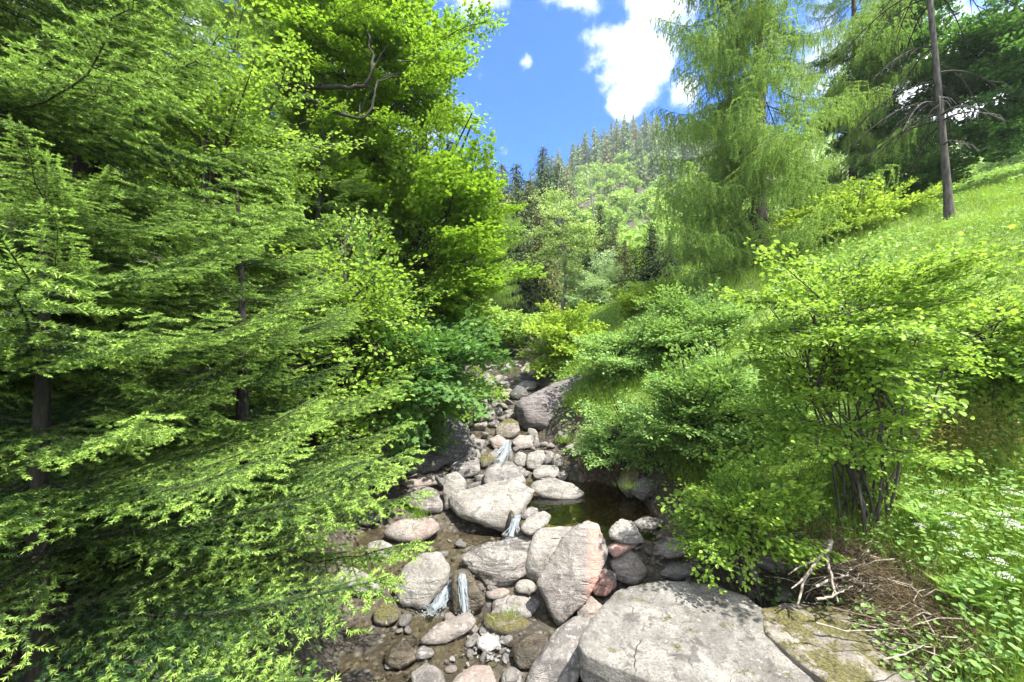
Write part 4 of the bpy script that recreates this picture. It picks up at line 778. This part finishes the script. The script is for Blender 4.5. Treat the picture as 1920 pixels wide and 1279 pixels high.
MO = [conifer_mesh('olive_spruce', 310+q, 16, 3.6, 760, [M_bark, M_midolive], .46, 30, .5, split=True) for q in range(3)]
FC = [conifer_mesh('hill_spruce', 320+q, 16, 3.3, 130, [M_barkdark, M_farcon], 1.6, 13) for q in range(4)]
FO = [conifer_mesh('hill_spruce', 330+q, 16, 3.3, 130, [M_bark, M_olivecon], 1.6, 13) for q in range(2)]
FD = [crown_mesh('hill_broadleaf', 340+q, 9, 3.6, 620, [M_barkdark, M_fardec], .85) for q in range(4)]
MD = [crown_mesh('broadleaf', 350+q, 9, 3.4, 3000, [M_barkdark, M_fardec], .38, split=True) for q in range(3)]

def mid(px, toppy, d, meshes, label, hh, seed=0, w=1., name='spruce_tree', cat='spruce', group=None):
    x = (px-CX)/F*d; g = float(gz(x, d)); top = EYE+(CY-toppy)/F*d; H = max(3, top-g); s = H/hh
    cm_, tm_ = meshes[seed % len(meshes)]; o = obj(name, None, loc=(x, d, g-.3), rot=(0, 0, seed*1.7), sc=(s*w*1.7, s*w*1.7, s), label=label, cat=cat, group=group)
    obj('crown', cm_, o); obj('trunk', tm_, o)
    return o
mid(915, 285, 42, MO, 'olive brown spruce right at the maple edge against the sky', 16, 0, 1.1)
mid(942, 300, 48, MO, 'olive spruce second from the maple edge', 16, 1)
mid(968, 300, 52, MC, 'dark topped spruce left of the tallest dark spire', 16, 1)
mid(990, 330, 44, MO, 'brown green spruce in front of the tallest dark spire', 16, 2, 1.1)
mid(1018, 268, 56, MC, 'tallest dark spire in the middle of the view', 16, 2, .8)
mid(1045, 300, 60, MC, 'dark spruce just right of the tallest dark spire', 16, 3, .9)
mid(1000, 420, 34, MO, 'drooping olive spruce behind the birch', 16, 0, 1.15)
mid(945, 430, 34, MO, 'drooping olive spruce hung with lichen above the stone run', 16, 1, 1.3)
mid(1125, 375, 31, MC, 'brown green spruce at the foot of the rocky clearing', 16, 0, .9)
mid(1150, 415, 28, MO, 'olive spruce right of the rocky clearing', 16, 2, 1)
mid(1172, 440, 26, MO, 'olive spruce left of the dark pointed spruce', 16, 1, 1)
mid(1222, 405, 22, MC, 'dark green pointed spruce in the valley centre right', 16, 1, 1.25)
mid(1256, 435, 24, MC, 'second dark spruce close behind the dark pointed spruce', 16, 3, 1.1)
mid(1290, 430, 27, MO, 'olive spruce partly hidden behind the big larch', 16, 0, 1)
if 0: mid(1100, 440, 50, MD, 'pale green broadleaf tree between the birch and the spruces', 9.5, 0, 1, 'broadleaf_tree', 'tree')
mid(932, 335, 31, MO, 'brown green spruce close behind the bare grey trunk', 16, 0, .85)
mid(972, 350, 30, MC, 'dark green spruce standing between the bare grey trunk and the birch', 16, 2, .85)
mid(1012, 375, 31, MO, 'olive spruce whose tip shows just left of the birch crown', 16, 1, .8)
mid(1190, 520, 40, MD, 'soft green tree below the olive spruces', 9.5, 1, 1, 'broadleaf_tree', 'tree')
mid(1330, 470, 40, MD, 'bright tree behind the left skirts of the big larch', 9.5, 2, 1, 'broadleaf_tree', 'tree')
mid(1870, 262, 60, MD, 'round green tree on the skyline of the meadow behind the dark maple', 9.5, 1, 1, 'broadleaf_tree', 'tree')
mid(1925, 215, 48, MD, 'green tree on the meadow skyline at the right edge', 9.5, 2, 1, 'broadleaf_tree', 'tree')
mid(1790, 285, 70, MD, 'low green tree on the skyline left of the thin leaning tree', 9.5, 0, 1.2, 'broadleaf_tree', 'tree')
mid(880, 330, 45, MO, 'olive spruce mostly covered by the bright maple', 16, 2, 1.1)
for k, (px, tp, d) in enumerate([(840,250,38),(780,230,34),(710,200,40),(640,180,36),(560,150,30),(470,120,30),(380,60,26),(260,40,24),(130,20,22),(20,10,20),(-80,0,18)]):
    mid(px, tp, d, MC, 'shaded spruce deep in the wood behind the left bank trees', 16, k, 1.3, group='background spruces of the left wood')
for k, (px, tp, d) in enumerate([(905,560,22),(870,600,20),(930,600,24),(985,590,24),(960,640,21)]):
    mid(px, tp, d, MD, ['low leafy tree at the right hem of the bright maple', 'low leafy tree mostly behind the bright maple', 'low leafy tree right beside the bare grey trunk', 'low leafy tree left of the yellow green rounded tree', 'low leafy tree directly behind the head of the stone run'][k], 9.5, k, 1.2, 'broadleaf_tree', 'tree', 'leafy trees at the head of the stone run')
# bare grey trunk beside the stone run
A, _ = trunk_mesh('trunk', 8.5, .28, None, (0, 0), 3); x_, y_ = (910-CX)/F*24, 24
rt = root_('spruce_tree', 'grey spruce trunk standing bare just left of the stone run head', 'spruce', (x_, y_, float(gz(x_, y_)))); obj('trunk', A.mesh('trunk', [M_bark], True), rt)
rr_ = random.Random(77)
for k in range(46):
    h = rr_.uniform(3, 8); a = rr_.uniform(0, 6.28); child_branch(rt, rr_.choice(BM['larch']), (0, 0, h), (math.cos(a), math.sin(a), -.35), (0, 0, 1), rr_.uniform(.5, .8))

# hillside: individual trees
random.seed(11); spots = []; nc = nd = 0
def freespot(x, y, r):
    for a, b, c in spots:
        if (a-x)**2+(b-y)**2 < (r*.5+c*.5)**2: return False
    return True
fill = []
for tries in range(30000):
    if nc >= 290 and nd >= 190: break
    y = random.uniform(95, 318)**1.0; u = random.uniform(-.10, .56); x = u*y; g = float(gz(x, y)); vv_ = (g-EYE)/y
    if vv_ < .1: continue
    m_ = float(wav(np.array(x), np.array(y), .05, 1, 9)); clearing = ((u-.30)/.20)**2+((vv_-.30)/.13)**2
    if tries < 7000 and clearing > 1: continue
    dec = (clearing < 1 and m_ > -1.0) or m_ > 1.15
    if dec and nd < 190 and freespot(x, y, 7):
        nd += 1; spots.append((x, y, 7)); s = random.uniform(.65, 1.25)
        obj('broadleaf_tree', FD[random.randrange(4)], loc=(x, y, g-.3), rot=(0, 0, random.uniform(0, 6.28)), sc=s, label='light green broadleaf tree on the sunny far hillside', cat='tree', group='broadleaf trees on the far hillside')
    elif not dec and nc < 290 and freespot(x, y, 4.6):
        nc += 1; spots.append((x, y, 4.6)); s = random.uniform(.75, 1.55)*(1.0 if vv_ > .3 else .8)
        me_ = random.choice(FC+FC+FO); obj('spruce_tree', me_, loc=(x, y, g-.4), rot=(0, 0, random.uniform(0, 6.28)), sc=(s*1.05, s*1.05, s), label='narrow conifer among the many on the far wooded hillside', cat='spruce', group='conifers on the far wooded hillside')
# scrub and low wood between them: nobody could count it
A = Acc(); r = np.random.default_rng(5); n = 26000; y = r.uniform(70, 330, n); u = r.uniform(-.3, .8, n); x = u*y; z = gz(x, y)+r.uniform(0, 1, n)**1.5*3.0
scatter(A, QD_V, QD_F, np.stack([x, y, z], -1), r.normal(size=(n, 3)), np.array([0, -.4, 1])+r.normal(size=(n, 3))*.5, r.uniform(.8, 2.2, n), 0, np.clip(.4+.25*wav(x, y, .09, 3, 10)+r.normal(size=n)*.2, 0, 1))
obj('hillside_scrub', A.mesh('hillside_scrub', [M_fardec]), label='low green scrub covering the far hillside between the trees', cat='scrub', kind='stuff')

# ------------------------------------------------------------------ ground cover
r = np.random.default_rng(8)
def bare(x, y, z):
    px = CX+x/y*F; py = CY-(z-EYE)/y*F; a = (px-1640)/150; b = (py-1120-(px-1640)*.55)/75
    return a*a+b*b < r.uniform(.5, 1.25, len(x))
def bank_pts(n, dmin, dmax, u0, u1, smin=.4, left=False):
    y = dmin*(dmax/dmin)**r.random(n); u = r.uniform(u0, u1, n); x = u*y
    s = (x-np.interp(y, RY, RX)) if not left else (np.interp(y, LY, LX)-x); k = s > smin; return x[k], y[k]
A = Acc(); x, y = bank_pts(190000, 3.0, 70, .05, 1.6, .6); n = len(x); z = gz(x, y); d = y
dens = wav(x, y, 1.3, 0, 8); k = (dens > -1.3) | (r.random(n) < .3); x, y, z, d = x[k], y[k], z[k], d[k]; k = ~bare(x, y, z); x, y, z, d = x[k], y[k], z[k], d[k]; n = len(x)
h = r.uniform(.10, .30, n)*(1+.25*wav(x, y, 2.2, 4, 12))*np.clip(1+d/40, 1, 2); lean = r.normal(size=(n, 3))*.4; Fw = np.array([0, 0, 1.])+lean*np.array([1, 1, 0])
sc = np.stack([h, np.maximum(.007, d*.0016), np.ones(n)], -1); Nm = np.stack([r.normal(size=n), r.normal(size=n)-1.2, np.full(n, .2)], -1)
scatter(A, ND_V, ND_F, np.stack([x, y, z], -1), Fw, Nm, sc, 0, np.clip(.5+.2*wav(x, y, .9, 3, 11)+r.normal(size=n)*.2, 0, 1))
obj('grass', A.mesh('grass', [M_grass]), label='lush green grass covering the right bank and the meadow slope', cat='grass', kind='stuff')
A = Acc()
for left, n0, (a, b), (u0, u1) in ((False, 52000, (3.2, 30), (.1, 1.5)), (True, 22000, (2.6, 24), (-1.5, 0))):
    x, y = bank_pts(n0, a, b, u0, u1, .15, left); cl = wav(x, y, 1.6, 2, 10) + .5*wav(x, y, 4, 0, 8); k = cl > (-.25 if not left else .2); x, y, cl = x[k], y[k], cl[k]; k = ~bare(x, y, gz(x, y)); x, y, cl = x[k], y[k], cl[k]; n = len(x)
    z = gz(x, y)+r.uniform(.02, .45, n)*np.clip(.6+.4*cl, .3, 1.4); sz = r.uniform(.03, .075, n)*np.clip(y/7, 1, 3)
    scatter(A, OV_V, OV_F, np.stack([x, y, z], -1), r.normal(size=(n, 3))*np.array([1, 1, .3]), np.array([0, 0, 1.])+r.normal(size=(n, 3))*.45, sz, 0, np.clip(.4+r.normal(size=n)*.2+.15*cl, 0, 1))
obj('undergrowth', A.mesh('undergrowth', [M_alder]), label='low broad leaved undergrowth carpeting both banks', cat='undergrowth', kind='stuff')
# dry grass and dead stems at the foot of the right bank
A = Acc(); n = 9000; px = r.normal(1670, 80, 1500); py = r.normal(1130, 38, 1500)+(px-1670)*.55; D = np.array([hit(a, min(b, 1400), 2.6) for a, b in zip(px, py)]); ii = r.integers(0, 1500, n)
x = (px[ii]-CX)/F*D[ii]+r.normal(size=n)*.07; y = D[ii]+r.normal(size=n)*.07; z = gz(x, y)+r.uniform(0, .12, n)
sc = np.stack([r.uniform(.1, .4, n), np.full(n, .007), np.ones(n)], -1); Fw = np.stack([r.normal(size=n)-.3, r.normal(size=n)-.4, r.normal(size=n)*.5+.1], -1)
scatter(A, ND_V, ND_F, np.stack([x, y, z], -1), Fw, r.normal(size=(n, 3)), sc, 0, r.uniform(0, 1, n))
obj('dry_grass', A.mesh('dry_grass', [M_dry]), label='matted dry straw and dead stems at the foot of the right bank', cat='dry grass', kind='stuff')
# gravel on the stream bed
A = Acc(); n = 2600; y = 3*(19/3)**r.random(n); x = np.interp(y, LY, LX)-.2+r.random(n)*(np.interp(y, RY, RX)-np.interp(y, LY, LX)+.3); V0, F0 = ico(1); sz = r.uniform(.012, .04, n)
sc = np.stack([sz, sz*r.uniform(.6, 1, n), sz*.5], -1); scatter(A, V0, F0, np.stack([x, y, gz(x, y)+sz*.1], -1), r.normal(size=(n, 3))*np.array([1, 1, .1]), np.array([0, 0, 1.])+r.normal(size=(n, 3))*.2, sc, 0, .5)
obj('gravel', A.mesh('gravel', [K['wet']]), label='loose gravel and grit on the stream bed', cat='gravel', kind='stuff')

# ------------------------------------------------------------------ driftwood, twigs, fern, flowers, tufts
def stick(pts, r0, label, mat=M_twig, name='dead_branch', forks=()):
    P = [at(*q) for q in pts]; b = P[0]; C = np.array([list(q-b) for q in P]); k = np.linspace(0, 1, len(C)); t = np.linspace(0, 1, 16)
    c = np.stack([np.interp(t, k, C[:, j]) for j in range(3)], -1); c[1:-1] = (c[:-2]+c[2:]+c[1:-1])/3; c += np.random.default_rng(len(label)).normal(size=c.shape)*r0*.25
    A = Acc(); tube(A, c, np.linspace(r0, r0*.35, 16), 7, 0)
    for f in forks:
        Q = np.array([list(at(*q)-b) for q in f]); tube(A, Q, np.linspace(r0*.5, r0*.2, len(Q)), 5, 0)
    obj(name, A.mesh(name, [mat], True), loc=b, label=label, cat='dead branch')
stick([(1560,1015,4.5),(1552,1028,4.45),(1530,1050,4.4),(1508,1085,4.3),(1495,1130,4.2)], .028, 'thick pale forked driftwood branch leaning down from the bush roots', forks=[[(1512,1078,4.3),(1500,1092,4.25),(1484,1104,4.2)],[(1530,1050,4.4),(1500,1062,4.3),(1478,1078,4.28)]])
stick([(1545,1030,4.5),(1555,1060,4.4),(1562,1100,4.25),(1572,1130,4.15)], .02, 'second pale driftwood branch hanging straight down right of the thick one')
stick([(1530,1100,4.3),(1560,1085,4.35),(1590,1078,4.4)], .016, 'short pale stick lying across the twig heap')
stick([(1530,1125,4.1),(1560,1118,4.15),(1600,1100,4.2)], .014, 'thin bleached stick at the bottom of the twig heap', forks=[[(1560,1118,4.15),(1570,1095,4.2)]])
stick([(1560,1140,3.9),(1640,1160,3.8),(1720,1185,3.7)], .012, 'long thin brown stem lying on the moss slab', M_twigbrown)
stick([(1530,1168,3.8),(1590,1185,3.7),(1700,1178,3.7)], .009, 'fine curved twig across the middle of the moss slab', M_twig)
stick([(1655,1238,3.35),(1700,1225,3.4),(1735,1210,3.5)], .008, 'short dry twig near the right end of the moss slab', M_twig)
stick([(1715,1070,4.4),(1760,1078,4.4),(1800,1090,4.2)], .02, 'grey dead branch half hidden by ferns on the right bank', M_twigbrown)
A = Acc(); rq = random.Random(3)
for k in range(420):
    px = rq.gauss(1620, 90); py = rq.gauss(1095, 38)+(px-1620)*.5; d = hit(px, min(py, 1260), 3.0) - rq.uniform(0, .25); p = np.array(at(px, py, d)); a = rq.uniform(0, 6.28); L = rq.uniform(.12, .5)
    e = p+np.array([math.cos(a)*L, math.sin(a)*L*.5, rq.uniform(-.5, .3)*L]); m_ = (p+e)/2+np.array([rq.uniform(-.1, .1), rq.uniform(-.1, .1), rq.uniform(-.05, .08)])*L*2; tube(A, [p, m_, e], [.006, .005, .002], 4, rq.randrange(2))
obj('twig_heap', A.mesh('twig_heap', [M_twig, M_twigbrown]), label='tangled heap of dead twigs washed against the bank below the hazel', cat='twigs', kind='stuff')
A = Acc()
for k in range(60):
    px = rq.uniform(1075, 1160); d = rq.uniform(7.9, 8.5); p = np.array(at(px, rq.uniform(850, 880), d)); L = rq.uniform(.2, .55); tube(A, [p, p+np.array([rq.uniform(-.1, .1), -.1, -L*.5]), p+np.array([rq.uniform(-.2, .2), -.1, -L])], [.007, .004, .002], 4, 0)
obj('hanging_roots', A.mesh('hanging_roots', [M_twigbrown]), label='fine brown roots hanging from the undercut bank above the pool', cat='roots', kind='stuff')
# bare twigs in the bottom left spruce
for k, (px, py, d) in enumerate([(20,880,3.4),(110,1000,3.5),(330,1010,4.2)]):
    A = Acc(); q0 = at(px, py, d)
    for j in range(26):
        a = rq.uniform(0, 6.28); L = rq.uniform(.2, .7); e = np.array([math.cos(a)*L, math.sin(a)*L*.6, rq.uniform(-.3, .5)*L]); tube(A, [np.zeros(3), e*.5+np.array([0, 0, .03]), e], [.007, .004, .002], 4, 0)
        for w in range(4):
            b = e*rq.uniform(.3, .9); a2 = a+rq.uniform(-1, 1); tube(A, [b, b+np.array([math.cos(a2)*.12, math.sin(a2)*.12, rq.uniform(-.08, .05)])], [.003, .0015], 3, 0)
    obj('dead_branch', A.mesh('dead_branch', [M_twigbrown]), loc=q0, label=['leafless brown twigs at the left edge of the view', 'dry bare twigs low in the bottom left shade', 'dead grey brown twigs between the pale spruce sprays'][k], cat='dead branch')
# fern
def frond(L, seed):
    r2 = np.random.default_rng(seed); A = Acc(); n = 26; t = np.linspace(0, 1, n); c = np.stack([L*t, 0*t, L*(.55*t-.62*t**2)], -1); tube(A, c, np.linspace(.004, .001, n), 4, 0, .3); P = []; Fw = []; sc = []
    for i in range(2, n):
        ln = L*.22*math.sin(math.pi*min(1, t[i]*.92+.08))**.8+.008
        for s in (1, -1):
            d = np.array([.45, s, -.12])
            m = 6
            for q in range(m): P.append(c[i]+d*ln*q/m); Fw.append(d+np.array([.5*(1 if q % 2 else -.3), 0, 0])); sc.append(ln*.36*(1-q/m*.5))
    scatter(A, QD_V*np.array([1, .7, 1]), QD_F, P, Fw, np.broadcast_to([0, 0, 1.], (len(P), 3))+r2.normal(size=(len(P), 3))*.15, sc, 0, r2.uniform(.3, .9, len(P)))
    return A.mesh('frond', [M_fern])
FR = [frond(.62, q) for q in range(3)]
def fern(px, py, label, n=11, s=1., dmin=2.6):
    d = hit(px, py, dmin); x = (px-CX)/F*d; rt = root_('fern', label, 'fern', (x, d, float(gz(x, d))+.03))
    for k in range(n):
        a = k/n*6.28+rq.uniform(-.2, .2); child_branch(rt, FR[k % 3], (0, 0, 0), (math.cos(a), math.sin(a), rq.uniform(.7, 1.5)), (0, 0, 1), s*rq.uniform(.8, 1.15), 'frond')
fern(1815, 1150, 'bright green fern with arching fronds on the right bank near the corner', 12, .62)
fern(1875, 1120, 'smaller fern tucked behind the bright corner fern', 9, .5)
fern(1770, 900, 'fern at the foot of the dark undergrowth on the right', 9, .7, 3)
fern(1745, 1010, 'half hidden fern between the hazel stems and the white flowers', 8, .8, 3)
# white umbel flowers
UMB = Acc(); tube(UMB, [(0,0,0),(.01,0,.25),(0,.01,.5)], [.004,.003,.002], 4, 0)
for k in range(16):
    a = k*2.4; q = .05*math.sqrt(k/16); e = np.array([math.cos(a)*q, math.sin(a)*q, .56-.3*q]); tube(UMB, [(0,.01,.5), e], [.0015,.001], 3, 0)
    rr2 = np.random.default_rng(k); P = e+rr2.normal(size=(6, 3))*np.array([.009,.009,.003]); scatter(UMB, QD_V, QD_F, P, rr2.normal(size=(6, 3)), np.array([0,0,1.])+rr2.normal(size=(6, 3))*.3, .007, 1, .5)
um = UMB.mesh('umbel', [M_grass, M_petal])
for k in range(20):
    px = rq.gauss(1850, 60); py = rq.gauss(1030, 45) if k < 24 else rq.uniform(440, 760)
    if px > 1960: px = 1890
    d = hit(px, py+60, 3.0); x = (px-CX)/F*d
    obj('umbel_flower', um, loc=(x, d, float(gz(x, d))-.05), rot=(rq.uniform(-.2, .2), rq.uniform(-.2, .2), rq.uniform(0, 6)), sc=rq.uniform(.8, 1.3)*(1 if d < 8 else 1.6), label='small white umbel flower head standing in the lush right bank grass', cat='flower', group='white umbel flowers on the right bank')
# grass tufts among the rocks
def tuft(px, py, d, n, h, label):
    A = Acc(); P = r.normal(size=(n, 3))*np.array([.07,.05,0]); sc = np.stack([h*r.uniform(.5, 1.1, n), np.full(n, .006), np.ones(n)], -1)
    scatter(A, ND_V, ND_F, P, np.array([0,0,1.])+r.normal(size=(n, 3))*np.array([.5,.5,0]), r.normal(size=(n, 3)), sc, 0, r.uniform(.0, .6, n)); obj('grass_tuft', A.mesh('grass_tuft', [M_grass]), loc=at(px, py, d), label=label, cat='grass tuft')
tuft(785, 972, 6.3, 130, .28, 'dark green grass tuft at the left water edge above the pink slab')
tuft(957, 1155, 4.62, 50, .16, 'tiny grass tuft between two banded boulders in the stream')
tuft(1178, 915, 6.55, 60, .18, 'grass tuft in the cleft of the tall mossy boulder')
tuft(1060, 830, 8.7, 160, .3, 'grassy tussock at the upper right rim above the pool')

# dry bracken on the right bank
A = Acc(); n = 2600; px = r.normal(1800, 70, n); py = r.normal(845, 26, n); D = np.array([hit(a, b, 3) for a, b in zip(px[:600], py[:600])]); ii = r.integers(0, 600, n)
x = (px[ii]-CX)/F*D[ii]+r.normal(size=n)*.1; y = D[ii]+r.normal(size=n)*.1; z = gz(x, y)+r.uniform(.15, .5, n)
scatter(A, QD_V, QD_F, np.stack([x, y, z], -1), r.normal(size=(n, 3))*np.array([1,1,.4]), np.array([0,0,1.])+r.normal(size=(n, 3))*.5, r.uniform(.02, .05, n), 0, r.uniform(0, 1, n))
obj('dry_bracken', A.mesh('dry_bracken', [leafmat('orange_bracken', (.13,.17,.04), (.34,.27,.08), (.4,.3,.08), .3)]), label='orange tinged low bracken patch on the right bank beside the hazel', cat='bracken', kind='stuff')
# ------------------------------------------------------------------ haze
A = Acc(); bx = np.array([[a, b, c] for a in (-440, 440) for b in (-20, 480) for c in (-6, 196)], float)
A.add(bx, [(0,1,3,2),(4,6,7,5),(0,4,5,1),(2,3,7,6),(0,2,6,4),(1,5,7,3)])
m, t, out = newmat('haze_air'); pv = nn(t, 'ShaderNodeVolumePrincipled'); pv.inputs['Density'].default_value = .00034; pv.inputs['Color'].default_value = (.86,.92,1,1); pv.inputs['Anisotropy'].default_value = .3
lk(t, pv.outputs[0], out.inputs['Volume']); obj('haze', A.mesh('haze', [m]), kind='stuff')
